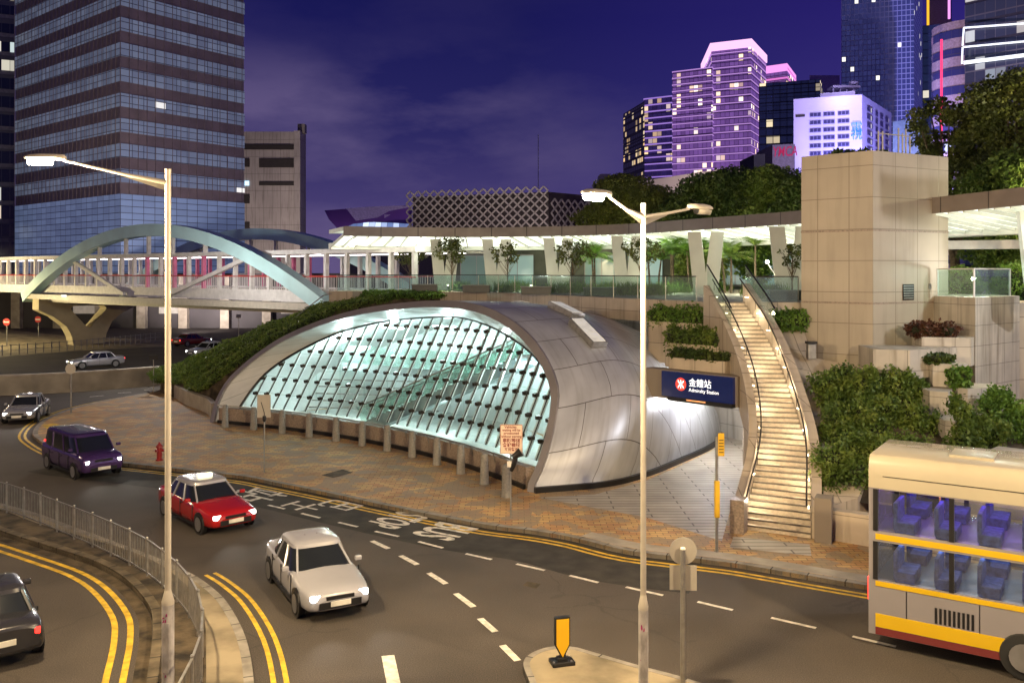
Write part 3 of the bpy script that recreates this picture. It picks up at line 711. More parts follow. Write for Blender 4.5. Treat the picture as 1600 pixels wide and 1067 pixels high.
mb.build('stair_rails', MA['steel'], TS)
MA['luminaire'] = mat('cool_luminaire', (1, 1, 1), .4, emit=(.86, 1., .96), es=9)
for i, (x, y, z) in enumerate(((-9.6, 51.2, 4.7), (-6.6, 49.6, 5.4), (-3.6, 47.6, 5.6), (-.8, 44.6, 5.2), (1.2, 41.2, 4.3))):
    m1 = MB(); m1.beam(V(x, y, z)-CD*.8, V(x, y, z)+CD*.8, .25, .08); m1.build('luminaire', MA['luminaire'], TS)
    lamp('POINT', (x, y, z-.45), 600, (.84, 1., .97), TS, .35)
for x, y, z in ((-8.2, 50.2, .9), (-3.2, 46.2, .9), (-.2, 42.6, .9)):
    lamp('POINT', (x, y, z), 60, (.80, 1., .93), TS, .25)
# bollards
bpx = [(352, 667), (396.5, 671), (441, 676.5), (483, 682), (525, 689), (566, 696), (605, 704), (644, 714), (682.6, 726), (720, 740), (757, 756), (791, 776)]
bt = tag(MB().lathe([(.20, 0), (.20, .04), (.185, .06), (.145, 1.08), (.13, 1.16), (.10, 1.2)], n=20).build('bollard', mat('grey_granite_bollard', (.25, .235, .205), .6, var=.15, scale=12), smooth=True), 'x', 'bollard', 'row of tapered bollards before the glass front')
bl = ['leftmost tapered granite bollard, at the left foot of the shell'] + ['%s tapered granite bollard from the left in the row before the glass front' % w_ for w_ in ('second', 'third', 'fourth', 'fifth', 'sixth', 'seventh', 'eighth', 'ninth', 'tenth', 'eleventh')]+['rightmost tapered granite bollard, nearest the shell corner and the warning sign']
for i, (x, y) in enumerate(bpx):
    p = G(x, y, KZ); b_ = bt if i == 0 else dup(bt, p)
    b_.location = p; b_['label'] = bl[i]
# ------------------------------------------------------------------ stairs
TST = thing('outdoor_stairs', 'curving stone staircase with lit treads climbing from the pavement to the garden deck', 'staircase', (8.5, 28.6, KZ))
DZ = 7.2
RC = [(9.4, 28.2), (10.2, 30.8), (10.45, 33.4), (10.42, 36.0), (9.95, 38.7)]; LC = [(7.5, 29.2), (8.62, 31.5), (9.05, 33.8), (9.0, 36.3), (8.55, 38.7)]
Rs = [V(*p, 0) for p in spline(RC, 15)]; Ls = [V(*p, 0) for p in spline(LC, 15)]
NST = 46
def at(path, s): x = s*(len(path)-1); i = min(int(x), len(path)-2); return path[i].lerp(path[i+1], x-i)
mb = MB(); mbn = MB()
for i in range(NST):
    s0 = i/NST; s1 = (i+1)/NST; z = KZ+(DZ-KZ)*(i+1)/NST; h = (DZ-KZ)/NST
    a, b, c, d = at(Ls, s0), at(Rs, s0), at(Rs, s1), at(Ls, s1)
    mb.prism([(p.x, p.y) for p in (a, b, c, d)], max(0, z-h-.55), z-.002)
    t = (d-a).normalized()
    q = [a-t*.012, b-t*.012, b+t*.035, a+t*.035]; mbn.prism([(p.x, p.y) for p in q], z-.04, z-.022)
    q = [a-t*.012, b-t*.012, b+t*.018, a+t*.018]; mbn.prism([(p.x, p.y) for p in q], z-.01, z+.003)
mb.build('treads', MA['stairstone'], TST); mbn.build('riser_shadow_lines', MA['dark'], TST)  # thin dark lines paint the shadow of each riser
def stairz(n, add, lead=0.): return [KZ+(DZ-KZ)*min(1, max(0, i/(n-1)+lead))+add for i in range(n)]
n = len(Ls)
mb = MB(); solid_ribbon(mb, Ls, -.30, -.02, [0 if i/(n-1) < .50 else max(0, KZ+(DZ-KZ)*i/(n-1)-1.15) for i in range(n)], stairz(n, .72)); mb.build('side_wall', MA['stone'], TST)
mb = MB(); solid_ribbon(mb, Rs, .02, .34, 0, stairz(n, .80)); mb.build('side_wall', MA['stone'], TST)
def rail(path, d, add, name='handrail', r=.028, par=TST, m_=MA['dark'], i0=0, i1=None):
    pp = offset(path, d)[i0:i1]; zz = stairz(len(path), add)[i0:i1]; m1 = MB(); m1.tube([V(p.x, p.y, z) for p, z in zip(pp, zz)], r, 6)
    for k in range(3, len(pp)-1, 7): m1.beam(V(pp[k].x, pp[k].y, zz[k]), V(pp[k].x, pp[k].y, zz[k]-.35), .02, .02)
    m1.build(name, m_, par)
rail(Ls, .12, .98); rail(Rs, -.12, 1.02)
mb = MB(); mb.box(Ls[0]+V(-.17, -.25, .62), (.44, .6, 1.15), rz=-.45); mb.build('end_pier', MA['granite'], TST)
mb = MB(); mb.box(Rs[0]+V(.33, -.25, .78), (.5, .6, 1.45), rz=-.45); mb.build('end_pier', MA['stone'], TST)
for j, (path, d) in enumerate(((Ls, .06), (Rs, -.06))):
    pp = offset(path, d)
    m1 = MB()
    for i in range(11):
        s = (i+.5)/11; k = s*(n-1); k0 = int(k); p = pp[k0]; z = KZ+(DZ-KZ)*s+.55; q = pp[min(k0+1, n-1)]; t = (q-p).normalized()
        sd_ = V(t.y, -t.x, 0)*(1 if j == 0 else -1)
        m1 = MB(); m1.beam(V(p.x, p.y, z)-t*.14, V(p.x, p.y, z)+t*.14, .04, .03); m1.build('recessed_lamp', MA['stairlamp'], TST)
        if i % 2 == j: lamp('POINT', V(p.x, p.y, z+.02)+sd_*.2, 24, (1., .83, .58), TST, .08)
# tactile strip and slab at the foot
mb = MB(); mb.add([G(x, y, KZ+.010) for x, y in ((1146, 838), (1265, 850), (1268, 868), (1140, 855))], [(0, 1, 2, 3)]); struct(mb.build('tactile_paving', MA['greypaver']))

# ------------------------------------------------------------------ deck
dk = [(-12, 66), (-12, 60.7), (-10.5, 61), (-6, 60.5), (-1.6, 57.5), (1.8, 51.5), (6, 43.4), (8.25, 39.6), (8.5, 38.75), (10.05, 38.7), (12.4, 38.3), (13.0, 38.5), (17, 41), (34, 41), (34, 100), (-2, 100), (-5, 74)]
mb = MB(); mb.prism(dk, 6.15, DZ-.004, top=1); struct(mb.build('garden_deck', [MA['stone'], MA['deckpave']]))
mb = MB(); mb.prism([(-3, 62), (2.8, 55), (7.4, 50), (10, 49.5), (34, 49.5), (34, 51), (-3, 66)], 0, 6.1); o = mb.build('undercroft_wall', MA['stone2']); tag(o, 'pale wall standing far back under the garden deck', 'wall')
mb = MB(); mb.prism([(9.6, 47.4), (12.3, 43.2), (12.5, 43.4), (9.8, 47.8)], 0, 4.2); o = mb.build('passage_wall', MA['stone2']); tag(o, 'brightly lit white wall in the passage below the station sign', 'wall')
lp = thing('ceiling_light', 'bright downlight in the passage ceiling behind the station sign', 'ceiling light', (9.4, 41.5, 3.9))
mb = MB(); mb.box((9.4, 41.5, 3.95), (.5, .5, .1)); mb.build('lens', MA['luminaire'], lp); lamp('POINT', (9.4, 41.2, 3.5), 330, (1, .97, .90), lp, .25)
lamp('POINT', (8.9, 39.3, 3.3), 520, (.95, .93, 1.0), lp, .25)
# ring wall under the deck edge around the shell
mb = MB(); cut = [V(*p, 0) for p in spline([(1.0, 55.5), (4.2, 51.2), (7.3, 48.4), (9.2, 44.0)], 5)]
# balustrades along the deck edge
def balustrade(pts, label, z=DZ, h=1.1, pane=2.0, inset=-.12):
    path = resample([V(*p, 0) for p in pts], max(2, int(sum(math.dist(a, b) for a, b in zip(pts, pts[1:]))/pane)+1))
    t = thing('glass_balustrade', label, 'balustrade', V(path[0].x, path[0].y, z), 'glass balustrades on the deck')
    for a, b in zip(path, path[1:]):
        d = (b-a).normalized()*.03; m1 = MB(); m1.beam(a+d+V(0, 0, z+h/2), b-d+V(0, 0, z+h/2), .02, h-.06); m1.build('glass_pane', MA['railglass'], t)
    m1 = MB(); m1.tube([p+V(0, 0, z+h) for p in path], .028, 6); m1.build('top_rail', MA['dark'], t)
    for p in path: m1 = MB(); m1.beam(p+V(0, 0, z), p+V(0, 0, z+h), .035, .035); m1.build('post', MA['steel'], t)
    return t
balustrade([(-11.9, 60.9), (-10.4, 61.2), (-6, 60.7), (-1.5, 57.7), (1.9, 51.7), (6.1, 43.6), (8.2, 39.9)], 'long glass balustrade on the deck edge above the metal shell')
balustrade([(10.15, 38.85), (12.3, 38.5)], 'short glass balustrade between the stair top and the stone tower')
# glass flanks of the upper stair
for path, d, lab in ((Ls, -.12, 'sloping glass balustrade at the left of the stair top'), (Rs, .14, 'sloping glass balustrade at the right of the stair top')):
    pp = offset(path, d); i0 = n-16; zz = stairz(n, .74)
    t = thing('glass_balustrade', lab, 'balustrade', V(pp[i0].x, pp[i0].y, zz[i0]), 'glass balustrades on the deck')
    m1 = MB(); m1.grid([[V(pp[i].x, pp[i].y, zz[i]) for i in range(i0, n)], [V(pp[i].x, pp[i].y, zz[i]+.85) for i in range(i0, n)]]); m1.build('glass_pane', MA['railglass'], t)
    m1 = MB(); m1.tube([V(pp[i].x, pp[i].y, zz[i]+.86) for i in range(i0, n)], .035, 6); m1.build('top_rail', MA['black'], t)

# ------------------------------------------------------------------ planters, portal and station sign
sdir = V(2.34, -2.5, 0).normalized(); sn = V(-sdir.y, sdir.x, 0)         # sn points away from the viewer
def tier(a, ln, depth, z0, z1, name, label, leaf, ltype, seed, hh=.55, dens=420, ls=.13):
    b = a+sdir*ln; t = thing(name, label, 'planter', V(a.x, a.y, z0), 'planter tiers above the station sign')
    p = [a, b, b+sn*depth, a+sn*depth]
    m1 = MB(); m1.prism([(q.x, q.y) for q in p], z0, z1); m1.build('box', MA['stone'], t)
    cl = []; g = random.Random(seed); k = int(ln/.33)
    for i in range(k):
        for j in range(max(1, int(depth/.55))):
            q = a+sdir*((i+.5)/k*ln)+sn*(.25+j*.5); cl.append((V(q.x, q.y, z1+.1+g.random()*.15), (.33, .33, hh*(.7+g.random()*.5))))
    C = clump_points(cl, dens, seed); h = leaf_object('hedge', C, ls, MA[ltype], None, V(*(a.lerp(b, .5)+sn*.4+V(0, 0, z1))), blobs(cl, .7), MA['core'], seed=seed)
    tag(h, leaf, 'hedge', 'hedges in the planter tiers'); return t
s0 = V(6.26, 37.0, 0)
tier(s0+sn*.75-sdir*.3, 2.75, .95, 4.35, 4.92, 'stone_planter', 'lowest stone planter directly above the station sign', 'thin dark hedge in the lowest planter above the sign', 'leaf_dark', 11, .22)
tier(s0+sn*1.75-sdir*1.25, 2.75, 1.0, 4.4, 5.42, 'stone_planter', 'middle stone planter of the three above the station sign', 'dense mid green hedge in the middle planter above the sign', 'leaf_hedge', 12, .6)
tier(s0+sn*2.8-sdir*3.0, 3.5, 1.1, 4.4, 6.25, 'stone_planter', 'top stone planter beside the upper stair wall', 'bright leafy hedge in the top planter beside the upper stair', 'leaf_bright', 13, .5)
mb = MB(); a = s0-sdir*1.05+sn*.35; b = s0+sdir*3.50+sn*.35; mb.beam(a+V(0, 0, 3.88), b+V(0, 0, 3.88), .62, 1.18)
o = mb.build('portal_beam', MA['stone'], org=a.lerp(b, .5)+V(0, 0, 3.3)); tag(o, 'stone clad beam over the passage, carrying the station sign', 'beam')
TSG = thing('station_sign', 'dark blue backlit sign reading Admiralty Station with a red round emblem', 'sign', (s0.x+1.6, s0.y-1.8, 3.4))
SN = sn*-.06
mb = MB(); a = s0+sdir*.0+SN; b = s0+sdir*3.40+SN; mb.beam(a+V(0, 0, 3.93), b+V(0, 0, 3.93), .16, 1.02)
MA['signface'] = mat('dark_blue_lightbox', (.008, .012, .05), .25, emit=(.012, .03, .16), es=.25)
mb.build('light_box', MA['signface'], TSG)
fz = -.16
def sgt(s, u, z, size, m_, bold=0., nm='lettering', par=TSG):
    m1 = MB(); text_into(m1, s, size, s0+sdir*u+SN+sn*-.085+V(0, 0, z), sdir, (0, 0, 1), align='LEFT', bold=bold, lift=.004); m1.build(nm, m_, par)
MA['signlit'] = mat('lit_white_letters', (1, 1, 1), .4, emit=(.93, .97, 1.), es=1.6)
MA['signdim'] = mat('lit_orange_letters', (1, .5, .3), .4, emit=(1., .32, .08), es=.8)
MA['signred'] = mat('lit_red_emblem', (.7, .03, .02), .4, emit=(.9, .09, .05), es=.85)
sgt('金鐘站', 1.36, 4.06, .36, MA['signlit'], .0); sgt('Admiralty Station', 1.36, 3.78, .20, MA['signlit'], .0)
sgt('Exit', 1.45, 3.50, .13, MA['signdim'], .004) if False else None
ec = s0+sdir*.97+SN+sn*-.083+V(0, 0, 3.97)
m1 = MB(); m1.add([ec+sdir*math.cos(2*math.pi*k/40)*.26+V(0, 0, math.sin(2*math.pi*k/40)*.26) for k in range(40)], [tuple(range(40))]); em = m1.build('emblem', MA['signred'], TSG)
m1 = MB(); ec2 = ec+sn*-.006
def est(pts, wd=.042):
    for (x0, y0), (x1, y1) in zip(pts, pts[1:]):
        d = V(x1-x0, 0, y1-y0).normalized(); q = V(-d.z, 0, d.x)*wd/2
        m1.add([ec2+sdir*(x+sx_)+V(0, 0, y+sz_) for x, y, sx_, sz_ in ((x0, y0, -q.x, -q.z), (x1, y1, -q.x, -q.z), (x1, y1, q.x, q.z), (x0, y0, q.x, q.z))], [(0, 1, 2, 3)])
est([(0, -.17), (0, .17)], .042); est([(-.13, .155), (-.11, .08), (-.06, .045), (.06, .045), (.11, .08), (.13, .155)]); est([(-.13, -.155), (-.11, -.08), (-.06, -.045), (.06, -.045), (.11, -.08), (.13, -.155)]); est([(-.06, 0), (.06, 0)], .035)
m1.build('emblem_mark', MA['signlit'], TSG)
mb = MB(); mb.beam(s0+sdir*.35+SN+V(0, 0, 3.34), s0+sdir*3.4+SN+V(0, 0, 3.34), .3, .15); mb.build('lower_trim', MA['black'], TSG)
mb = MB(); mb.beam(s0+sdir*1.3+SN+sn*-.153+V(0, 0, 3.37), s0+sdir*2.2+SN+sn*-.153+V(0, 0, 3.37), .006, .05); mb.build('orange_strip', MA['signdim'], TSG)

# ------------------------------------------------------------------ stone tower block
BC = [(14.5, 36.0), (18.55, 38.1), (16.4, 40.4), (12.27, 38.0)]
TB = thing('stone_tower', 'square beige stone clad tower without windows beside the staircase', 'tower', (15, 38, 0))
mb = MB(); mb.prism(BC, 0, 13.38); mb.build('tower_wall', tilemat('tower_cladding', (.45, .385, .30), (.43, .367, .285), (.24, .20, .15), 1.32, 1.28, .016, .5, 'uv', noise=.12, nscale=.35, bump=.25, stain=.25), TB)
mb = MB()
bcv = [V(*p, 0) for p in BC]; bcl = bcv+[bcv[0]]
for z in (10.15, 7.2): mb.prism([(p.x, p.y) for p in (bcv[0]+V(0, -.02, 0), bcv[1]+V(.02, 0, 0), bcv[2]+V(0, .02, 0), bcv[3]+V(-.02, 0, 0))], z, z+.07)
mb.build('wall_band', MA['granite'], TB)  # thin granite band lines around the tower
d1 = (bcv[1]-bcv[0]).normalized(); n1 = V(d1.y, -d1.x, 0)
def onface(u, z): return bcv[0]+d1*u+n1*.03+V(0, 0, z)
mb = MB()
for i in range(6): mb.beam(onface(1.75, 7.42+i*.1), onface(2.35, 7.42+i*.1), .03, .035)
v_ = mb.build('vent_grille', MA['steel'], TB)
mb = MB(); mb.beam(onface(1.72, 7.67), onface(2.38, 7.67), .02, .66); mb.build('vent_backing', MA['black'], TB)
mb = MB(); mb.beam(onface(3.3, 7.9), onface(3.42, 7.9), .06, .22); mb.build('junction_box', MA['steel'], TB)
g = random.Random(3)
cl = [(V(13.6+g.random()*1.7+i*.12, 38.0+g.random()*.8, 13.45), (.35, .35, .22)) for i in range(7)]
o = leaf_object('rooftop_shrub', clump_points(cl, 260, 5), .2, MA['leaf_dark'], None, V(14.5, 38.3, 13.38), seed=2); tag(o, 'low dark shrubs spilling over the top of the stone tower', 'shrub')
mb = MB()
for i, (u, h) in enumerate(((.9, .9), (1.15, .9), (2.1, 1.1), (2.35, .9), (2.55, 1.1), (2.8, .8))):
    p = bcv[0]+d1*u-n1*.5; mb.beam(V(p.x, p.y, 13.3), V(p.x, p.y, 13.4+h), .05, .05)
p = bcv[0]+d1*.9-n1*.5; q = bcv[0]+d1*2.8-n1*.5; mb.beam(V(p.x, p.y, 14.2), V(q.x, q.y, 14.2), .04, .04)
o = mb.build('roof_frame', MA['polepaint'], org=V(16, 38, 13.38)); tag(o, 'thin metal rail frame standing on the stone tower roof', 'rail')
# wall, mass and litter bin between stair and tower
mb = MB(); mb.prism([(9.85, 28.4), (10.9, 31.2), (11.0, 35), (10.5, 38.6), (12.35, 38.3), (12.3, 36.6), (14.6, 35.7), (13.6, 32.4), (11.2, 29)], 0, [1.0, 2.2, 4.4, 6.3, 6.3, 5.0, 4.6, 2.6, 1.2]); o = mb.build('retaining_wall', MA['stone']); tag(o, 'sloping brown retaining wall between the staircase and the stone tower', 'retaining wall')
tbn = thing('litter_bin', 'small steel litter bin at the foot of the stone tower', 'litter bin', (12.05, 36.1, 5.0))
mb = MB(); mb.box((12.05, 36.1, 5.3), (.32, .3, .6)); mb.build('bin_body', MA['steel'], tbn, bevel=.03); mb = MB(); mb.box((12.05, 36.1, 5.66), (.38, .36, .1)); mb.build('lid', MA['black'], tbn)
# small planter right of stair top
cl = [(V(11.0+i*.32, 37.9, 6.45), (.3, .4, .45)) for i in range(5)]
o = leaf_object('hedge', clump_points(cl, 420, 6), .13, MA['leaf_bright'], None, V(11.6, 37.9, 6.3), blobs(cl), MA['core'], seed=22); tag(o, 'small bright hedge between the staircase and the stone tower', 'hedge')

# right side terraces
TR = thing('terrace_wall', 'pale stained terrace wall with a brown return at the right of the stone tower', 'wall', (20.5, 36.5, 0))
mb = MB(); a = P(1467, 463, 37.2); b = P(1524, 463, 35.0); c = P(1593, 463, 37.5); 
mb.prism([(a.x, a.y), (b.x, b.y), (c.x, c.y), (c.x+.2, c.y+3), (a.x, a.y+3)], 0, 7.5); mb.build('wall_face', MA['stone2'], TR)
mb = MB(); mb.prism([(c.x+.02, c.y+.4), (c.x+9, c.y-1), (c.x+9, c.y+3), (c.x+.2, c.y+3)], 0, 7.2); mb.build('return_wall', MA['stone'], TR)
def rbox(px0, px1, px2, y0, y1, Yc, label, plants=None, lt='leaf_hedge', seed=0, side=1.2, pt=.25, hh=.3, ls=.15):
    """terraced planter box: front face px0..px1 at depth Yc, side face px1..px2 running back"""
    a = P(px0, y0, Yc+.45); b = P(px1, y0, Yc); c = P(px2, y0-1, Yc+side)
    z1 = b.z; z0 = P(px1, y1, Yc).z
    t = thing('terrace_planter', label, 'planter', V(b.x, b.y, z0), 'terraced planters on the slope')
    d = V(0, 0, 0); back = V(a.x+.2, Yc+side+1.2, 0)
    m1 = MB(); m1.prism([(a.x, a.y), (b.x, b.y), (c.x, c.y), (c.x, c.y+.8), (back.x, back.y)], z0, z1); m1.build('box', MA['stone2'], t)
    if plants:
        g = random.Random(seed); cl = []
        for i in range(7):
            q = V(a.x, a.y, 0).lerp(V(b.x, b.y, 0), g.random())+V(0, .35+g.random()*.8, 0); cl.append((V(q.x, q.y, z1+pt), (.4, .4, hh)))
        o = leaf_object('planter_shrub', clump_points(cl, 300, seed), ls, MA[lt], None, V(a.x, a.y+.5, z1), blobs(cl), MA['core'], seed=seed); tag(o, plants, 'shrub', 'shrubs in the terraced planters')
rbox(1440, 1517, 1523, 528, 572, 34.6, 'upper terrace planter under the brown wall return', 'reddish low shrubs in the upper terrace planter', 'leaf_red', 31, .5)
rbox(1364, 1422, 1494, 547, 592, 33.4, 'wide slanting terrace planter at the foot of the stone tower')
rbox(1457, 1494, 1512, 570, 606, 33.0, 'small terrace planter under the reddish shrubs', 'small dark shrub in the middle terrace planter', 'leaf_dark', 32, .4, .15, .2)
rbox(1452, 1482, 1490, 613, 655, 32.0, 'low terrace planter beside the trailing hedge')
rbox(1496, 1512, 1570, 608, 655, 32.4, 'terrace planter holding the bright round shrub', 'bright green shrub in front of the pale terrace wall', 'leaf_bright', 33, .8, .35, .45, .17)
rbox(1476, 1500, 1560, 660, 725, 30.5, 'lowest terrace planter above the bus roof')
mb = MB(); mb.add([V(11.2, 29.2, 1.0), V(18.5, 26.5, 1.0), V(22, 28.5, 1.2), V(21.5, 34.6, 3.0), V(14.4, 35.4, 4.6), V(12.4, 33.3, 3.6)], [(0, 1, 2, 3, 4, 5)]); struct(mb.build('slope', MA['soil']))
def mass(px, py, Y, r): p = P(px, py, Y); return (p, r)
g = random.Random(5)
for nm, lab, lt, pts, Yd, ls, rr in (
    ('hedge', 'broad dark shrub mass below the stone tower', 'leaf_hedge', [(1290, 602), (1318, 592), (1345, 600), (1372, 596), (1400, 604), (1428, 612), (1305, 625), (1340, 625), (1380, 628), (1300, 645)], 33.4, .14, .58),
    ('hedge', 'trailing feathery hedge hanging over the slope wall', 'leaf_hedge', [(1310, 655), (1350, 645), (1390, 642), (1425, 650), (1330, 680), (1370, 672), (1410, 674), (1438, 672), (1300, 685)], 31.8, .12, .6),
    ('hedge', 'lowest rounded hedge just behind the bus', 'leaf_hedge', [(1300, 715), (1330, 705), (1365, 700), (1400, 702), (1435, 706), (1300, 740), (1340, 735), (1380, 730), (1295, 765), (1420, 735)], 29.6, .12, .6),
    ('shrub', 'leafy shrub in front of the lowest terrace planter', 'leaf_hedge', [(1500, 640), (1515, 655), (1530, 668), (1505, 672), (1495, 690), (1520, 690), (1545, 690), (1560, 680)], 30.2, .13, .36),
    ('shrub', 'tall leafy shrub at the right edge below the pale wall', 'leaf_bright', [(1545, 640), (1560, 625), (1575, 635), (1590, 650), (1570, 655), (1585, 668), (1600, 680), (1560, 665)], 31.5, .13, .36)):
    cl = [mass(x, y, Yd+g.uniform(-.35, .5), (rr*g.uniform(.75, 1.1), rr*.8, rr*g.uniform(.6, .85))) for x, y in pts]
    for _k in range(26):
        q_, r_ = g.choice(cl[:len(pts)]); a_ = g.uniform(0, 6.28); k_ = g.uniform(.75, 1.15); cl.append((V(q_.x+math.cos(a_)*r_[0]*k_*.7, q_.y-.3*r_[1], q_.z+r_[2]*k_*.9), (.13, .13, g.uniform(.12, .3))))
    C = clump_points(cl, 520, len(pts)+int(Yd*10), .6); C = C+np.random.default_rng(3).normal(size=C.shape)*.09; o = leaf_object(nm, C, ls, MA[lt], None, P(*pts[0], Yd), blobs(cl[:len(pts)], .6), MA['core'], seed=int(Yd*7)); tag(o, lab, 'shrub' if nm == 'shrub' else 'hedge')
mb = MB(); fw = [V(9.95, 28.0, 0), V(12, 26.6, 0), V(16, 24.2, 0), V(24, 19.5, 0)]; solid_ribbon(mb, fw, -.4, 0, 0, [1.05, 1.1, 1.3, 1.6]); o = mb.build('front_retaining_wall', MA['stone'], org=fw[0]); tag(o, 'low stone wall along the pavement behind the bus', 'wall')
mb = MB(); a = P(1490, 725, 25.8); b = P(1640, 742, 23.5); c = P(1640, 690, 27.5); d = P(1560, 700, 28.5); mb.prism([(a.x, a.y), (b.x, b.y), (c.x, c.y), (d.x, d.y)], 0, [a.z, a.z, a.z, a.z]); o = mb.build('slope_parapet', MA['conc'], org=V(a.x, a.y, 0)); tag(o, 'pale concrete parapet slab rising over the bus roof', 'wall')
t = thing('glass_balustrade', 'green glass balustrade on the terrace wall at the right', 'balustrade', P(1480, 463, 35.5), 'glass balustrades on the deck')
gp = [P(1467, 462, 37.2), P(1524, 462, 35.05), P(1580, 462, 37.0)]
for a, b in zip(gp, gp[1:]):
    m1 = MB(); q = V(0, 0, 7.5+.56); m1.beam(V(a.x, a.y+.1, 0)+q, V(b.x, b.y+.1, 0)+q, .03, 1.08); m1.build('glass_pane', MA['railglass'], t)
m1 = MB(); m1.tube([V(a.x, a.y+.1, 8.62) for a in gp], .035, 6); m1.build('top_rail', MA['whitesteel'], t)
for a in gp: m1 = MB(); m1.beam(V(a.x, a.y+.1, 7.5), V(a.x, a.y+.1, 8.62), .06, .06); m1.build('post', MA['whitesteel'], t)

# ------------------------------------------------------------------ ring canopy
cpx = [(537, 61), (637, 62.6), (750, 63.2), (860, 61.5), (925, 60), (990, 57.8), (1060, 54), (1160, 49.3), (1250, 45.6), (1365, 41), (1477, 36.9), (1600, 32.9), (1750, 28.8)]
cp = [V(*p) for p in spline([((x-CX)/F*Y, Y, 0) for x, Y in cpx], 5)]
cp = [p for p in cp]
TC = thing('ring_canopy', 'long curved walkway canopy with brown fascia and glowing underside', 'canopy', (2, 62, DZ))
mb = MB(); solid_ribbon(mb, cp, -.12, 0, 10.95, 11.62); mb.build('fascia', MA['fascia'], TC)
mb = MB(); solid_ribbon(mb, cp, -5.3, -.121, 11.32, 11.58); mb.build('roof', MA['column'], TC)
mb = MB(); a_ = offset(cp, -.2); b_ = offset(cp, -4.4); mb.grid([[V(p.x, p.y, 11.05) for p in a_], [V(p.x, p.y, 10.42) for p in b_]]); mb.build('luminous_soffit', MA['soffit'], TC)
mb = MB(); solid_ribbon(mb, cp, -5.4, -4.42, 10.15, 10.6); mb.build('inner_beam', MA['column'], TC)
mb = MB(); a_ = offset(cp, -.15); b_ = offset(cp, -4.4)
for i in range(0, len(cp), 1):
    mb.beam(V(a_[i].x, a_[i].y, 11.0), V(b_[i].x, b_[i].y, 10.38), .07, .20)
mb.build('ribs', MA['column'], TC)
for i in range(6, len(cp)-2, 5):
    q = offset(cp, -1.5)[i]; lamp('POINT', (q.x, q.y, 10.4), 18 if (q-V(16.5, 38.5, 0)).length < 6 else 110, (.95, 1., .80), TC, .5)
# V columns
TV = thing('v_column', 'x', 'column', (0, 0, 0), 'V shaped columns under the ring canopy')
for s_ in (-1, 1):
    m1 = MB(); prof_ = [(0.004*s_, 0), (.68*s_, 0), (1.04*s_, 3.62), (.28*s_, 3.62), (.004*s_, 1.25)]
    if s_ < 0: prof_ = prof_[::-1]
    m1.add([V(x, -.28, z) for x, z in prof_]+[V(x, .28, z) for x, z in prof_], [tuple(range(5)), tuple(range(9, 4, -1))]+[(i, i+5, (i+1) % 5+5, (i+1) % 5) for i in range(5)])
    m1.build('leg', MA['column'], TV)
vl = ['leftmost V shaped white column under the ring canopy', 'second V shaped white column from the left', 'V shaped white column left of the lit street lamp head', 'V shaped white column just left of the double street lamp pole', 'V shaped white column above the head of the staircase', 'V shaped white column half hidden beside the stone tower', 'V shaped white column right of the stone tower']
for i, (x, Y) in enumerate(((693, 62.5), (776, 62.5), (874, 60.8), (984, 57.0), (1110, 51.0), (1246, 45), (1668, 33))):
    p = V((x-CX)/F*Y, Y+1.2, DZ); o = TV if i == 0 else dup(TV, p); o.location = p; o['label'] = vl[i]
    j = min(range(len(cp)), key=lambda k: (V(cp[k].x, cp[k].y, 0)-V(p.x, p.y, 0)).length); tt = cp[min(j+1, len(cp)-1)]-cp[j-1]; o.rotation_euler = (0, 0, math.atan2(tt.y, tt.x)*.22)
# deck furniture: dark planter boxes
tb0 = thing('garden_bench', 'x', 'bench', (0, 0, 0), 'dark box benches along the deck')
m1 = MB(); m1.box((0, 0, .22), (1.7, .55, .40)); m1.build('bench_base', mat('dark_slate', (.035, .042, .045), .4), tb0, bevel=.02)
m1 = MB(); m1.box((0, 0, .45), (1.78, .62, .06)); m1.build('seat', mat('slate_top', (.09, .10, .10), .35), tb0)
for i, (x, y, lab) in enumerate(((663, 455.5, 'dark box bench left of the first V column'), (744, 457.5, 'dark box bench right of the first V column'), (838, 461, 'dark box bench in the middle of the deck edge'), (938, 463, 'dark box bench near the lit lamp head'), (1232, 470, 'dark box bench beside the stone tower'))):
    p = G(x, y, DZ); p.y += .3; o = tb0 if i == 0 else dup(tb0, p); o.location = p; o['label'] = lab
TCO = thing('concourse_building', 'dim glazed concourse behind the V columns at the back of the deck', 'building', (2, 74, DZ))
mb = MB(); mb.prism([(-5, 73), (26, 66), (27, 70), (-4, 77)], DZ, 10.6); mb.build('wall', mat('dark_green_render', (.05, .058, .05), .8, var=.4, scale=.5), TCO)
for k_ in range(9):
    if k_ in (2, 5): continue
    a_ = V(-4.2+k_*3.3, 72.75-k_*.745, 0); b_ = a_+V(2.6, -.587, 0); mb = MB(); mb.quad(V(a_.x, a_.y, DZ+.2), V(b_.x, b_.y, DZ+.2), V(b_.x, b_.y, 9.9), V(a_.x, a_.y, 9.9), 0, [(0, 0), (2.6, 0), (2.6, 2.5), (0, 2.5)]); mb.build('glazed_bay', winmat('concourse_glazing_%d' % k_, 1.3, 2.4, (.10, .16, .15), (.2, .2, .2), .0, (1, 1, 1), 0, glow=(.30, .42, .38), ges=(.12, .5, 0, .25, .7, 0, .35, .6, .2)[k_], mw=.05, mh=.06, cluster=False), TCO)
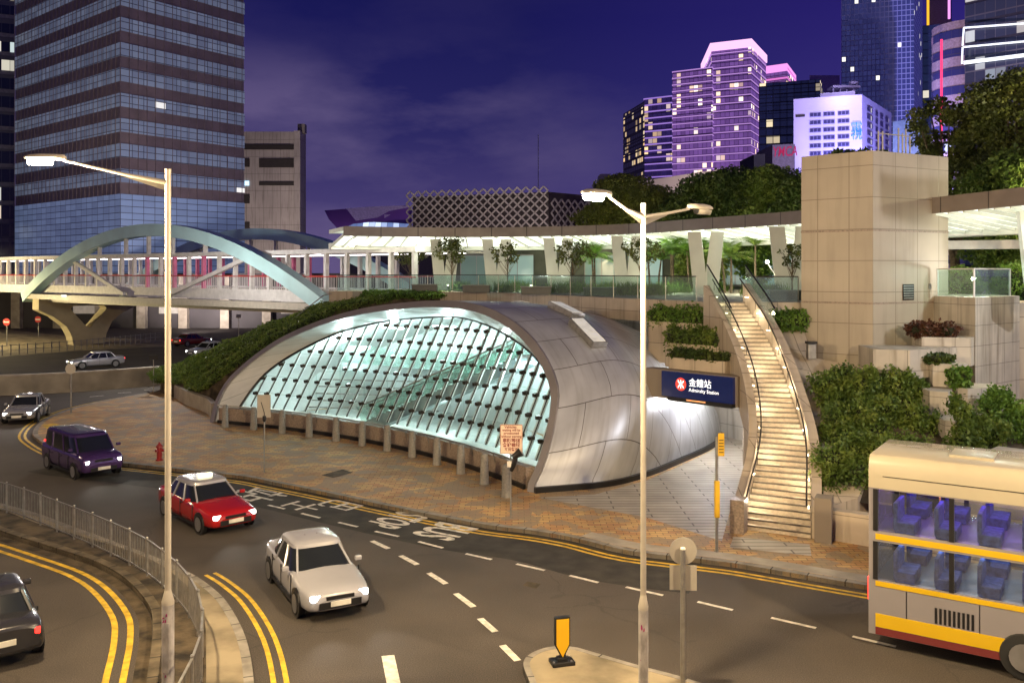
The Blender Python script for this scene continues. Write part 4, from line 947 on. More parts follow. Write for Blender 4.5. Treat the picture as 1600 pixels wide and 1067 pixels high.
# grass tufts
g = np.random.default_rng(4); C = []
for x, y, r, h in ((790, 457, .9, .5), (880, 459, 1.1, .6), (900, 458, .8, .5), (1000, 462, 1.1, .6), (980, 462, .8, .6), (1030, 462, .9, .5), (720, 455, .8, .4), (810, 452, 1, .4), (1215, 468, .8, .7), (1190, 466, .7, .5), (1060, 458, 1.2, .5), (1120, 456, 1, .5), (960, 455, 1.5, .5)):
    p = G(x, y, DZ); n_ = 420
    C.append(np.stack([p.x+g.normal(size=n_)*r*.45, p.y+.8+g.normal(size=n_)*r*.35, DZ+g.random(n_)*h*.3], 1))
C = np.concatenate(C); o = leaf_object('ornamental_grass', C, .55, MA['leaf_bright'], None, V(3, 55, DZ), up=3.0, seed=5, blade=True); tag(o, 'ornamental grass tufts planted along the garden deck', 'grass', kind='stuff')

# ------------------------------------------------------------------ trees
def tree(name, label, base, h, spread, seed, lt, nclump=14, ls=.3, dens=90, trunk_r=.12, crown_lo=.4, lean=(0, 0), group=None, fill=.35, rr=None, cat='tree'):
    g = random.Random(seed); base = V(*base); t = thing(name, label, cat, base, group)
    mb = MB(); top = base+V(lean[0], lean[1], h*.78)
    mid = base.lerp(top, .5)+V(g.uniform(-.1, .1)*spread*.3, 0, 0)
    mb.tube([base-V(0, 0, .1), mid, top], [trunk_r, trunk_r*.7, trunk_r*.25], 7)
    cl = []
    for i in range(nclump):
        a = 2*math.pi*(i*.382+g.random()*.12); k = (i+.5)/nclump; z = h*(crown_lo+(1-crown_lo)*(.08+.84*k))
        rad = spread*(math.sin(math.pi*(.14+.78*k))**.8)*g.uniform(.45, 1.0)
        q = base+V(lean[0]*k+math.cos(a)*rad, lean[1]*k+math.sin(a)*rad, z)
        r = (rr or spread*.36)*g.uniform(.7, 1.25)
        cl.append((q, (r*1.15, r*1.15, r*.72)))
        s_ = base.lerp(top, min(.95, max(.25, z/h*.8-.12))); mb.tube([s_, s_.lerp(q, .55)+V(0, 0, -.04*h*g.random()), q], [trunk_r*.38, trunk_r*.22, trunk_r*.08], 5)
    mb.build('trunk', MA['bark'], t)
    leaf_object('crown', clump_points(cl, dens, seed, fill), ls, MA[lt], t, None, seed=seed)
    return t
sm = 'small trees planted along the deck edge'
for i, (x, y, h, s_, lab) in enumerate(((640, 452, 3.3, 1.5, 'leftmost small deck tree with a thin airy crown'), (706, 454, 3.7, 1.5, 'small deck tree before the first V column'), (793, 456, 3.2, 1.25, 'small deck tree beside the second V column'), (895, 458, 3.2, 1.5, 'small leafy deck tree beside the third V column'), (1003, 459, 3.3, 1.4, 'small deck tree behind the double street lamp pole'), (1238, 466, 2.7, .9, 'small tree at the left edge of the stone tower'))):
    p = G(x, y, DZ); tree('ornamental_tree', lab, p, h, s_*.85, 40+i, 'leaf_olive', 14, .17, 70, .05, .55, group=sm, rr=s_*.24, fill=.6)
def palm(label, base, h, seed, nf=11, fl=1.6, stems=1, lt='leaf_bright', wid=.32):
    g = random.Random(seed); base = V(*base); t = thing('palm', label, 'palm', base, 'palms behind the V columns'); mb = MB(); fb = MB()
    for s_ in range(stems):
        o_ = V(g.uniform(-.5, .5), g.uniform(-.4, .4), 0)*(stems > 1); hh = h*g.uniform(.75, 1.05); top = base+o_*1.6+V(0, 0, hh)
        mb.tube([base+o_-V(0, 0, .05), base+o_*1.2+V(0, 0, hh*.5), top], [.09, .07, .05], 7)
        for i in range(nf):
            a = 2*math.pi*i/nf+g.random()*.4; el = g.uniform(.25, 1.2); ln = fl*g.uniform(.8, 1.1); pts = []; d = V(math.cos(a)*math.cos(el), math.sin(a)*math.cos(el), math.sin(el)); p = top.copy()
            for k in range(7): pts.append(p.copy()); p = p+d*ln/6; d = (d+V(0, 0, -.22)).normalized()
            sd_ = V(-math.sin(a), math.cos(a), 0)
            for k in range(6):
                for m_ in range(3):
                    q = pts[k].lerp(pts[k+1], m_/3); dd = (pts[k+1]-pts[k]).normalized(); wd = wid*ln*math.sin(math.pi*(k+m_/3+.6)/6.8)
                    for e_ in (-1, 1): fb.add([q, q+sd_*e_*wd+dd*wd*.5-V(0, 0, wd*.35), q+dd*.09], [(0, 1, 2)])
    mb.build('trunk', MA['bark'], t); fb.build('fronds', MA[lt], t); return t
for i, (x, Y, h, st, lab) in enumerate(((1020, 60, 2.6, 2, 'clump palm behind the double street lamp pole'), (1052, 58, 2.9, 3, 'clump of palms left of the V column above the staircase'), (1080, 57, 2.7, 2, 'broad leaved palm touching the V column above the staircase'), (1143, 55, 2.2, 2, 'dark palm right of the V column above the staircase'), (930, 63, 2.8, 2, 'tall palm right of the third V column'), (1180, 54, 2.9, 1, 'slim dark palm before the leafy bushes by the stone tower'))):
    palm(lab, ((x-CX)/F*Y, Y, DZ), h, 60+i, 10, 1.7, st, 'leaf_bright' if i not in (3, 5) else 'leaf_hedge')
tree('bushy_tree', 'yellow green leafy tree left of the stone tower under the canopy', G(1205, 455, DZ)+V(0, 4, 0), 4.0, 1.8, 71, 'leaf_bright', 16, .22, 110, .07, .2, fill=.4)
tree('bushy_tree', 'rounded bush tree on the deck behind the fourth V column', (13.5, 64, DZ), 3.6, 2.0, 72, 'leaf_hedge', 14, .25, 80, .07, .15)
bk = 'dark trees rising behind the ring canopy'
for i, (x, y0, y1, Y, s_, lt, lab) in enumerate(((975, 365, 274, 78, 3.6, 'leaf_olive', 'leftmost dark tree behind the canopy, beside the lit lamp head'), (1018, 365, 290, 76, 2.6, 'leaf_olive', 'smaller dark tree right of the lamp pole head'), (1095, 360, 278, 72, 2.9, 'leaf_dark', 'dark tree behind the canopy below the pink tower'), (1150, 360, 268, 70, 3.2, 'leaf_dark', 'taller dark tree in the middle of the canopy backdrop'), (1210, 355, 262, 68, 3.0, 'leaf_hedge', 'green tree behind the canopy beside the white sign wall'), (1245, 350, 275, 64, 2.0, 'leaf_dark', 'dark tree touching the left edge of the stone tower'))):
    b_ = P(x, y0, Y); z1 = P(x, y1, Y).z; tree('background_tree', lab, (b_.x, b_.y, 9.0), z1-9.0, s_*.86, 80+i, lt, 34, .24, 110, .2, .15, group=bk)
tree('large_tree', 'large tree with yellowish lit top right of the stone tower', (28.4, 50, 6), 14.0, 3.6, 91, 'leaf_olive', 60, .22, 120, .35, .30, group='big trees at the right edge', rr=.82, fill=.5)
tree('large_tree', 'dense lower tree over the canopy at the right edge', (26.6, 46, 6), 9.0, 3.3, 92, 'leaf_hedge', 46, .22, 120, .3, .25, group='big trees at the right edge', rr=.9, fill=.5)
tree('large_tree', 'dark leaning tree with a long bough above the stone tower', (27.0, 54, 6), 13.2, 3.0, 93, 'leaf_olive', 34, .22, 110, .35, .45, lean=(-1.2, 0), group='big trees at the right edge', rr=.6, fill=.5)
for x, Y, r, lab in ((1500, 44, .95, 'round clipped bush behind the green glass balustrade'), (1590, 42, 1.1, 'round clipped bush at the right edge of the deck')):
    p = V((x-CX)/F*Y, Y, DZ+.6); cl = [(p, (r, r, r*.85))]; o = leaf_object('clipped_bush', clump_points(cl, 900, int(x)), .12, MA['leaf_bright'], None, p-V(0, 0, .6), blobs(cl, .92), MA['core'], seed=8); tag(o, lab, 'bush')
# concourse behind the right canopy
mb = MB(); mb.prism([(17.9, 42.5), (24, 40), (24, 40.6), (17.9, 43.1)], 9.55, 9.95); mb.prism([(17.9, 42), (21.5, 40.5), (21.5, 40.9), (17.9, 42.4)], 10.15, 10.22); o = mb.build('lower_roof_slab', MA['whitesteel'], org=V(19, 42, 9.55)); tag(o, 'small white roof slab right of the stone tower', 'roof slab')

# hill on the left with stepped hedges
fr = [(-24.4, 62.2, .9), (-20.5, 57.2, 1.1), (-18.3, 54.2, 1.5), (-16.2, 53.6, 3.0), (-13.4, 55, 4.9), (-10.4, 57, 6.3), (-7, 59, 6.9), (-3.5, 60, 7.0)]
bkp = [(-25.5, 64, 1.2), (-22.6, 62.5, 2.1), (-20.3, 61, 3.0), (-17.8, 60, 4.1), (-15.2, 60, 5.2), (-12.4, 60.4, 6.2), (-9.5, 61, 6.9), (-5, 61.5, 7.05)]
mb = MB(); fs_ = [V(*p) for p in spline(fr, 3)]; bs_ = [V(*p) for p in spline(bkp, 3)]
mb.grid([[V(p.x, p.y, 0) for p in fs_], fs_, bs_, [V(p.x, p.y+2, 0) for p in bs_]]); struct(mb.build('planted_hill', MA['soil']))
lw = [V(*p) for p in spline([(G(258, 613)).to_tuple(), (-20.9, 57.0, 0), (-18.4, 53.6, 0), (-17.2, 51.2, 0)], 5)]
mb = MB(); solid_ribbon(mb, lw, -.3, 0, 0, 1.0); o = mb.build('hill_wall', MA['conc'], org=lw[0]); tag(o, 'low curved concrete wall at the foot of the hedged slope', 'wall')
nh = 6; hl = ['lowest strip of hedge just above the low curved wall', 'second hedge step up the slope left of the shell', 'third hedge step up the slope left of the shell', 'fourth hedge step up the slope left of the shell', 'fifth hedge step, close to the beige parapet end', 'topmost bright hedge strip on the ridge above the shell rim']
for j in range(nh):
    cl = []; g = random.Random(j+50); s0_ = j/nh*.98; s1_ = (j+1)/nh*.98
    for q in range(12):
        for v_ in (.08, .32, .56, .8, 1.0):
            s = s0_+(s1_-s0_)*((q+g.random()*.5)/12); a = at(fs_, s); b = at(bs_, s); p = a.lerp(b, v_)
            if j == 0 and v_ < .3: continue
            st = .30*math.sin(math.pi*min(1, (q+1)/6)); cl.append((p+V(0, 0, -.02+st*.5), (.5, .62, .24*g.uniform(.8, 1.2))))
    lt = ('leaf_hedge', 'leaf_hedge', 'leaf_hedge', 'leaf_hedge', 'leaf_hedge', 'leaf_bright')[j]
    C = clump_points(cl, 240, j+3); o = leaf_object('slope_hedge', C, .13, MA[lt], None, at(fs_, (s0_+s1_)/2), blobs(cl, .8), MA['core'], seed=j, up=.6); tag(o, hl[j], 'hedge', 'hedge steps on the slope left of the shell')
mb = MB(); a = P(512, 457, 62); b = P(553, 457, 60.2); c_ = P(563, 457, 62.5)
mb.prism([(a.x, a.y), (b.x, b.y), (c_.x, c_.y), (a.x+.3, a.y+3)], 0, 7.15+.0); mb.build('beige_end', MA['stone'], None) if False else None
mb = MB(); mb.prism([(P(514, 0, 60).x, 60), (P(551, 0, 59.4).x, 59.4), (P(566, 0, 60.4).x, 60.4), (P(566, 0, 63).x, 63), (P(514, 0, 63).x, 63)], 5.2, 7.22); o = mb.build('parapet_end', MA['stone'], org=V(-11.5, 60, 6.2)); tag(o, 'plain beige parapet block at the right foot of the teal arch', 'parapet')
mb = MB(); mb.tube([P(440, 512, 57.5), P(505, 462, 59.5), P(520, 458, 60)], .03, 6); o = mb.build('slope_handrail', MA['steel'], org=P(480, 500, 58)); tag(o, 'thin handrail running down beside the hedged slope', 'handrail')
# ------------------------------------------------------------------ footbridge with teal arches
A = V(-54.8, 103, 0); B = V(-13.8, 70, 0); BD = (B-A).normalized(); BP = V(-BD.y, BD.x, 0); BL = (B-A).length
TF = thing('footbridge', 'long white footbridge with teal arches, red handrail and glazed bays', 'footbridge', (A.x, A.y, 0))
A2 = A-BD*40; B2 = B+BD*.5
def bp(s, off=0., z=0.): return A+BD*s+BP*off+V(0, 0, z)
mb = MB(); mb.beam(bp(-45, 0, 6.55), bp(BL+9.5, 0, 6.55), .3, .95); mb.build('front_girder', MA['whitesteel'], TF)
mb = MB(); mb.beam(bp(-45, 10, 6.55), bp(BL+9.5, 10, 6.55), .3, .95); mb.build('back_girder', MA['whitesteel'], TF)
mb = MB(); mb.prism([tuple(bp(-45, .15).xy), tuple(bp(BL+9, .15).xy), tuple(bp(BL+9, 9.8).xy), tuple(bp(-45, 9.8).xy)], 6.4, 6.85); mb.build('walkway_floor', MA['conc'], TF)
mb = MB(); mb.beam(bp(0, -.6, 5.75), bp(BL, -.6, 5.75), 1.2, .55); mb.build('lower_beam', MA['polepaint'], TF)
mb = MB(); mb.beam(bp(0, 1.3, 5.35), bp(BL, 1.3, 5.35), 1.6, .5); mb.build('lower_beam', MA['polepaint'], TF)
mb = MB(); mb.prism([tuple(bp(-45, -.2).xy), tuple(bp(BL+9, -.2).xy), tuple(bp(BL+9, 10).xy), tuple(bp(-45, 10).xy)], 9.95, 10.3); mb.build('roof', MA['whitesteel'], TF)
mb = MB(); mb.beam(bp(-45, 5, 9.93), bp(BL+9, 5, 9.93), .5, .03); mb.build('ceiling_lamp_strip', mat('bridge_lamp', (1, 1, 1), .5, emit=(1., .93, .95), es=9), TF)
for i in range(8): 
    p = bp(-12+i*9.5, 4.5, 9.5); lamp('POINT', p, 130, (1., .86, .9), TF, .3)
k = 0; s = -44.
while s < BL+9:
    for off in (.0, 10.):
        m1 = MB(); m_ = MA['pinksteel'] if (off == 0 and 20 < s < 37 and k % 2 == 0) or (off == 10. and 14 < s < 40) else MA['whitesteel']
        m1.beam(bp(s, off, 7.0), bp(s, off, 9.96), .34, .28, up=tuple(BD)); m1.build('post', m_, TF)
    s += 2.45; k += 1
for off, lab in ((-.05, 'front'), (9.8, 'back')):
    mb = MB(); mb.tube([bp(-45, off-.12, 8.12), bp(BL+9, off-.12, 8.12)], .05, 6); mb.build('red_handrail', MA['redrail'], TF)
    mb = MB(); s = -44
    while s < BL+9: mb.beam(bp(s, off-.08, 7.0), bp(s, off-.08, 8.1), .03, .03); s += .3
    mb.build('railing_bars', MA['whitesteel'], TF)
def arch(off, s0_, s1_, rise, z0, wd=1.1, hh=1.15):
    mb = MB(); pts = []
    for i in range(41):
        t = i/40; s = s0_+(s1_-s0_)*t; z = z0+rise*(1-(2*t-1)**2); pts.append((s, z))
    rows_ = []
    for i, (s, z) in enumerate(pts):
        a = pts[max(0, i-1)]; b = pts[min(40, i+1)]; d = V(b[0]-a[0], b[1]-a[1], 0).normalized(); nx, nz = -d.y*hh/2, d.x*hh/2
        rows_.append([bp(s-nx, off-wd/2, z-nz), bp(s+nx, off-wd/2, z+nz), bp(s+nx, off+wd/2, z+nz), bp(s-nx, off+wd/2, z-nz)])
    mb.grid(rows_, closed=True); mb.add(rows_[0], [(0, 1, 2, 3)]); mb.add(rows_[-1], [(3, 2, 1, 0)]); mb.build('arch', MA['teal'], TF)
    for t in (.22, .32, .42, .5, .58, .68, .78):
        s = s0_+(s1_-s0_)*t; z = z0+rise*(1-(2*t-1)**2)-hh/2
        if z > 10.4: m1 = MB(); m1.beam(bp(s, off, 10.2), bp(s, off, z), .3, .3, up=tuple(BD)); m1.build('hanger', MA['whitesteel'], TF)
arch(-.75, -.5, BL+.3, 6.9, 5.6); arch(10.75, -.5, BL+.3, 6.9, 5.6)
for a, b in (((9.5, 9.9), (21, 6.3)), ((42.5, 9.9), (29, 6.3)), ((9.5, 9.9), (9.4, 9.8))):
    m1 = MB(); m1.beam(bp(a[0], -.45, a[1]), bp(b[0], -.45, b[1]), .3, .34); m1.build('diagonal_brace', MA['whitesteel'], TF)
# V shaped pier below the left end (plate across the bridge width)
TP = thing('bridge_pier', 'wide Y shaped concrete pier with an open triangle below the footbridge', 'bridge pier', (A.x+3, A.y+4, 0))
out = [(-.6, 5.45), (-.6, 4.2), (1.0, 3.4), (2.5, 2.2), (3.1, 1.0), (3.3, 0), (7.0, 0), (7.2, 1.2), (7.9, 2.6), (9.2, 3.6), (10.7, 4.2), (10.7, 5.45)]
hol = [(3.3, 4.55), (6.9, 4.55), (7.2, 4.25), (7.1, 4.0), (5.4, 2.1), (5.1, 2.0), (4.8, 2.1), (3.1, 4.0), (3.0, 4.3)]
def pp_(u, z, o_): return bp(1.5+o_, u, z)
bm_o = [(out, hol)]
# build the plate by bridging outline to hole: split into left, right, top, bottom strips
lft = [(-.6, 5.45), (-.6, 4.2), (1.0, 3.4), (2.5, 2.2), (3.1, 1.0), (3.3, 0), (5.1, 0), (5.1, 2.0), (4.8, 2.1), (3.1, 4.0), (3.0, 4.3), (3.3, 4.55), (5.1, 4.55), (5.1, 5.45)]
rgt = [(5.1, 5.45), (5.1, 4.55), (6.9, 4.55), (7.2, 4.25), (7.1, 4.0), (5.4, 2.1), (5.1, 2.0), (5.1, 0), (7.0, 0), (7.2, 1.2), (7.9, 2.6), (9.2, 3.6), (10.7, 4.2), (10.7, 5.45)]
mb = MB()
for poly in (lft, rgt):
    n_ = len(poly); mb.add([pp_(u, z, -.8) for u, z in poly]+[pp_(u, z, .8) for u, z in poly], [tuple(range(n_)), tuple(range(2*n_-1, n_-1, -1))]+[(i, i+n_, (i+1) % n_+n_, (i+1) % n_) for i in range(n_) if not (abs(poly[i][0]-5.1) < 1e-6 and abs(poly[(i+1) % n_][0]-5.1) < 1e-6)])
mb.build('pier_body', MA['pier'], TP)
mb = MB(); q = pp_(5.1, .9, -.84); mb.beam(q-BP*.5, q+BP*.5, .04, .3); mb.build('yellow_plate', MA['yelsign'], TP)
lh = thing('bridge_downlight', 'round downlight glowing under the left end of the footbridge', 'lamp', bp(12, 1.2, 5.05)); mb = MB(); mb.lathe([(.28, 0), (.28, .1)], bp(10, -1.3, 5.9)); mb.build('lens', mat('dim_lens', (1, 1, 1), .3, emit=(1, .9, .65), es=6), lh)
lamp('POINT', bp(-5, -9, 4.5), 8000, (1, .80, .40), lh, .3)  # unseen point light added to warm the pier, apart from the lens

lamp('POINT', (-26, 68, 8.5), 3200, (1., .95, .88), lh, .3)  # added fill light for the arch, not part of the downlight
# far building under / behind the bridge
def pod(name, label, cat, x0, x1, Y, h, m_, d=15, z0=0):
    o = MB().prism([(x0, Y), (x1, Y), (x1, Y+d), (x0, Y+d)], z0, h).build(name, m_, org=V(x0, Y, 0)); tag(o, label, cat); return o
MA['darkwall'] = mat('dark_podium', (.05, .045, .05), .7, var=.3, scale=.2)
TQ = thing('podium_building', 'dark low podium building seen under the footbridge', 'building', (-60, 136, 0))
mb = MB(); mb.prism([(-110, 136), (-14, 136), (-14, 140), (-110, 140)], 0, 8.3); mb.build('wall', MA['darkwall'], TQ)
for i in range(14):
    mb = MB(); x = -100+i*6.3; mb.box((x, 135.4, 4), (1.3, 1.0, 8)); mb.build('pillar', MA['conc'], TQ)
for i, (x, wl) in enumerate(((-86, 4), (-64, 5), (-52, 3), (-33, 4))):
    mb = MB(); mb.box((x, 135.85, 3.4), (wl, .2, 2.4)); mb.build('lit_window', mat('dim_window_%d' % i, (.3, .3, .3), .3, emit=(1, .8, .6), es=.18), TQ)

# ------------------------------------------------------------------ skyline
def facetower(name, label, corners, z0, z1, wallm, winm, nf, band=(.45, .95), cat='tower block', out=.12, strip=None, skip=(), roof=None, group=None, closed=True, sout=.2, sh=.25):
    c = [V(p[0], p[1], 0) for p in corners]; t = thing(name, label, cat, V(c[0].x, c[0].y, z0), group)
    ctr = sum(c, V(0, 0, 0))/len(c)
    m1 = MB(); m1.prism([tuple(p.xy) for p in c], z0, z1); m1.build('wall', wallm, t)
    def grow(d):
        return [ctr+(p-ctr)*(1+d/max(1, (p-ctr).length)) for p in c]
    fh = (z1-z0)/nf; g_ = grow(out); 
    for i in range(nf):
        if i in skip: continue
        a = z0+fh*(i+band[0]); b = z0+fh*(i+band[1]); m1 = MB(); d = 0
        for k in range(len(g_) if closed else len(g_)-1):
            p, q = g_[k], g_[(k+1) % len(g_)]; l = (q-p).length
            m1.quad(V(p.x, p.y, a), V(q.x, q.y, a), V(q.x, q.y, b), V(p.x, p.y, b), 0, [(d, a-z0), (d+l, a-z0), (d+l, b-z0), (d, b-z0)]); d += l
        m1.build('window_band', winm, t)
    if strip:
        s_ = grow(sout)
        for i in range(nf):
            z = z0+fh*(i+1); m1 = MB(); m1.prism([tuple(p.xy) for p in s_], z-sh, z); m1.build('light_strip', strip, t)
    return t
# big dark tower, left: corner at px 188
def ray(px, Y): return V((px-CX)/F*Y, Y, 0)
c0 = ray(188, 142); c1 = ray(381, 161.2); c2 = ray(24, 169)
MA['twall'] = mat('brown_spandrel', (.21, .17, .18), .45, var=.15, scale=.3)
MA['twlow'] = winmat('bright_sky_glow_glazing', 2.0, 1.05, (.20, .28, .45), (.04, .04, .07), .0, (1, .95, .85), 1.0, glow=(.12, .160, .27), ges=.56, mw=.04, mh=.09, cluster=False, gvar=.4, rough=.2)  # brighter pane glow put into the lower glass in place of reflections
MA['twin'] = winmat('sky_glow_glazing', 2.0, 1.07, (.20, .26, .40), (.05, .05, .08), .0012, (1, .95, .85), .8, glow=(.125, .148, .195), ges=.52, mw=.05, mh=.10, cluster=False, gvar=.55, rough=.2)  # faint blue emission stands in for sky reflected in the glass
TW = thing('office_tower', 'huge dark banded glass tower rising out of frame behind the teal arch', 'office tower', c0)
foot = [c0, c1, c1+(c2-c0), c2]; mb = MB(); mb.prism([tuple(p.xy) for p in foot], 0, 62); mb.build('wall', MA['twall'], TW)
ctr = (foot[0]+foot[2])/2; gr = [p+(p-ctr).normalized()*.16 for p in foot]
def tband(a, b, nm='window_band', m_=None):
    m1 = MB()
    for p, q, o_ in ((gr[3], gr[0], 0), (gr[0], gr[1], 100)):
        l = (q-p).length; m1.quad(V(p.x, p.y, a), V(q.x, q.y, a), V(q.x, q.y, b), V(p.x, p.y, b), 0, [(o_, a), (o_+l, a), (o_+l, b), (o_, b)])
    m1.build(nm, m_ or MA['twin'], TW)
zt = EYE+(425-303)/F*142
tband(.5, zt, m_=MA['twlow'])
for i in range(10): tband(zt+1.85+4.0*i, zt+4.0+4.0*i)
# fine vertical pilaster strips on the spandrels
mb = MB()
for p, q in ((gr[3], gr[0]), (gr[0], gr[1])):
    l = (q-p).length; d = (q-p).normalized()
    for k in range(int(l/1.55)+1):
        r_ = p+d*k*1.55; mb.beam(V(r_.x, r_.y, zt), V(r_.x, r_.y, 61), .10, .10)
mb.build('pilasters', mat('spandrel_fin', (.20, .16, .17), .4), TW)
# left edge tower
MA['lwin'] = winmat('dark_offices', 1.5, 3.6, (.02, .03, .06), (.10, .11, .15), .12, (.75, .95, 1.0), .8, lit2=(1, .85, .6), mw=.05, mh=.28, rough=.15)
facetower('office_block', 'dark office block with scattered lit floors at the left edge', [ray(-110, 172), ray(23, 178), ray(23, 205), ray(-110, 205)], 0, 70, mat('pale_slab', (.22, .22, .28), .6), MA['lwin'], 19, band=(.12, .92))
# concrete building
MA['cb'] = tilemat('weathered_concrete_panels', (.36, .325, .33), (.335, .30, .305), (.20, .18, .18), 1.9, 3.8, .05, .8, 'uv', noise=.18, nscale=.12, stain=.6)
TCB = thing('concrete_building', 'plain grey concrete building with dark slots right of the glass tower', 'building', ray(430, 200))
x0, x1 = ray(372, 200).x, ray(460, 200).x; x2 = ray(470, 200).x; zt_ = EYE+219/F*200
mb = MB(); mb.prism([(x0, 200), (x1, 200), (x1, 206), (x0, 206)], 0, zt_); mb.prism([(x1+.02, 199.4), (x2, 199.4), (x2, 205), (x1+.02, 205)], 0, zt_+.1); mb.build('wall', MA['cb'], TCB)
def slot(xa, xb, ya, yb, m_, nm='window', Y=199.9, par=TCB, d=.3):
    a = P(xa, yb, Y); b = P(xb, ya, Y); m1 = MB(); m1.box(((a.x+b.x)/2, Y, (a.z+b.z)/2), (b.x-a.x, d, b.z-a.z)); return m1.build(nm, m_, par)
MA['slotdark'] = mat('dark_opening', (.025, .02, .022), .6); MA['slotlit'] = mat('lit_window', (.4, .6, .7), .3, emit=(.5, .8, 1), es=1.6)
for q in ((382, 462, 226, 234), (405, 462, 248, 262), (405, 462, 284, 290), (381, 390, 248, 261), (381, 390, 304, 318), (381, 390, 347, 357)): slot(*q, MA['slotdark'])
slot(380, 389, 283, 290, MA['slotlit'])
mb = MB(); mb.box((ray(468, 200).x, 202.5, zt_+1.0), (1.6, 2, 2)); mb.build('roof_vent', MA['cb'], TCB)

# lattice clad pavilion
TL = thing('lattice_pavilion', 'box shaped hall wrapped in a pale diamond lattice behind the canopy', 'building', ray(750, 92))
la = ray(637, 94); lb = ray(858, 88); lc = ray(985, 97)
MA['lat'] = mat('lattice_metal', (.36, .32, .31), .5, var=.1); MA['latback'] = mat('lattice_backing', (.045, .035, .04), .7)
zl0 = 10.0
def lattice(a, b, z0, z1a, z1b, nm, cell=.95):
    m1 = MB(); l = (b-a).length; d = (b-a).normalized(); nrm = V(d.y, -d.x, 0); nx = max(1, round(l/cell)); w_ = l/nx; nz_ = int((max(z1a, z1b)-z0)/cell)+1; hh = (max(z1a, z1b)-z0)/nz_
    for i in range(nx):
        for j in range(nz_):
            x0_ = i*w_; z_ = z0+j*hh; c_ = [(x0_, z_+hh/2), (x0_+w_/2, z_+hh), (x0_+w_, z_+hh/2), (x0_+w_/2, z_)]
            for (u0, v0), (u1, v1) in ((c_[0], c_[1]), (c_[1], c_[2]), (c_[2], c_[3]), (c_[3], c_[0])):
                p = a+d*u0+V(0, 0, v0)+nrm*.3; q = a+d*u1+V(0, 0, v1)+nrm*.3; m1.beam(p, q, .13, .12, up=tuple(nrm))
    m1.build(nm, MA['lat'], TL)
zA = EYE+(425-300)/F*94; zB = EYE+(425-291)/F*88
lattice(la, lb, zl0, zA, zA, 'lattice_screen'); lattice(lb, lc, zl0, zA-1.2, zA-1.2, 'side_lattice_screen', 1.0)
mb = MB(); mb.prism([tuple(p.xy) for p in (la+V(.5, .4, 0), lb+V(0, .4, 0), lc+V(0, .6, 0), lc+V(0, 14, 0), la+V(2, 14, 0))], zl0, zA-.5); mb.build('hall_wall', MA['latback'], TL)

# curved purple roof (far)
TAU = thing('curved_roof_hall', 'far hall with a sweeping purple lit roof and glass prow left of the lattice', 'building', P(570, 370, 250))
MA['proof'] = mat('purple_lit_roof', (.20, .09, .30), .35, var=.2, scale=.05); MA['pale'] = mat('pale_lit_roof', (.6, .55, .6), .4)
def sheet(rows_px, Y, m_, nm, th=2.0):
    m1 = MB(); rws = [[P(x, y, Y+dy) for x, y, dy in r] for r in rows_px]; m1.grid(rws); m1.grid([[p+V(0, 6, -.4) for p in r] for r in rws]); m1.build(nm, m_, TAU, smooth=True)
sheet([[(507, 329, 0), (545, 326, 4), (590, 323, 8), (640, 321, 10)], [(514, 343, -4), (548, 338, 0), (592, 332, 6), (640, 330, 10)], [(530, 360, -6), (552, 350, -4), (590, 346, 2), (640, 352, 10)]], 250, MA['proof'], 'roof')
sheet([[(541, 326, -3), (575, 323.5, 2), (610, 322, 5), (640, 321.5, 6)], [(556, 345, -6), (590, 340, -1), (608, 330, 3), (640, 324, 6)]], 249, MA['pale'], 'upper_roof_panel')
MA['prow'] = winmat('prow_glazing', 1.6, 1.4, (.10, .14, .25), (.3, .3, .4), .5, (.75, .85, 1.0), .9, glow=(.2, .3, .6), ges=.7)
m1 = MB(); a, b, c_, d = P(530, 358, 246), P(556, 345, 250), P(640, 350, 255), P(640, 376, 255); e = P(536, 376, 246)
m1.add([e, a, b, c_, d], [(0, 1, 2, 3, 4)], 0, [[(p.x, p.z) for p in (e, a, b, c_, d)]]); m1.add([p+V(0, 5, 0) for p in (e, a, b, c_, d)], [(4, 3, 2, 1, 0)]); m1.build('glass_prow', MA['prow'], TAU)
m1 = MB(); m1.prism([(P(540, 0, 252).x, 252), (P(760, 0, 252).x, 252), (P(760, 0, 252).x, 280), (P(540, 0, 252).x, 280)], 0, P(0, 376, 252).z); m1.build('hall_wall', mat('unlit_hall_wall', (.012, .010, .014), .9), TAU)

# pale curved wall behind the trees
wp = [V(*p) for p in spline([(P(935, 0, 120).x, 120, 0), (P(1010, 0, 112).x, 112, 0), (P(1125, 0, 104).x, 104, 0), (P(1245, 0, 110).x, 110, 0), (P(1400, 0, 118).x, 118, 0)], 6)]
hts = []
for p in wp:
    px_ = CX+F*p.x/p.y; y_ = 290-25*min(1, max(0, (px_-960)/160)) if px_ < 1120 else 265+14*min(1, (px_-1120)/120); hts.append(EYE+(425-y_)/F*p.y)
mb = MB(); solid_ribbon(mb, wp, -1, 0, 0, hts); o = mb.build('curved_auditorium', mat('pale_render', (.42, .37, .345), .8, var=.12, scale=.15), org=V(wp[0].x, wp[0].y, 0)); tag(o, 'pale curved windowless wall behind the dark trees', 'building')
mb = MB(); mb.prism([(P(938, 0, 125).x, 125), (P(953, 0, 125).x, 125), (P(953, 0, 125).x, 129), (P(938, 0, 125).x, 129)], 0, P(0, 272, 125).z); o = mb.build('chimney_shaft', mat('lilac_shaft', (.3, .28, .38), .7), org=V(12, 125, 0)); tag(o, 'slim pale square shaft just right of the lit lamp head', 'shaft')
mb = MB(); mb.tube([P(841, 300, 300)-V(0, 0, 5), P(841, 210, 300)], .15, 6); o = mb.build('flagpole', MA['steel'], org=P(841, 300, 300)); tag(o, 'thin far flagpole above the lattice hall', 'flagpole')

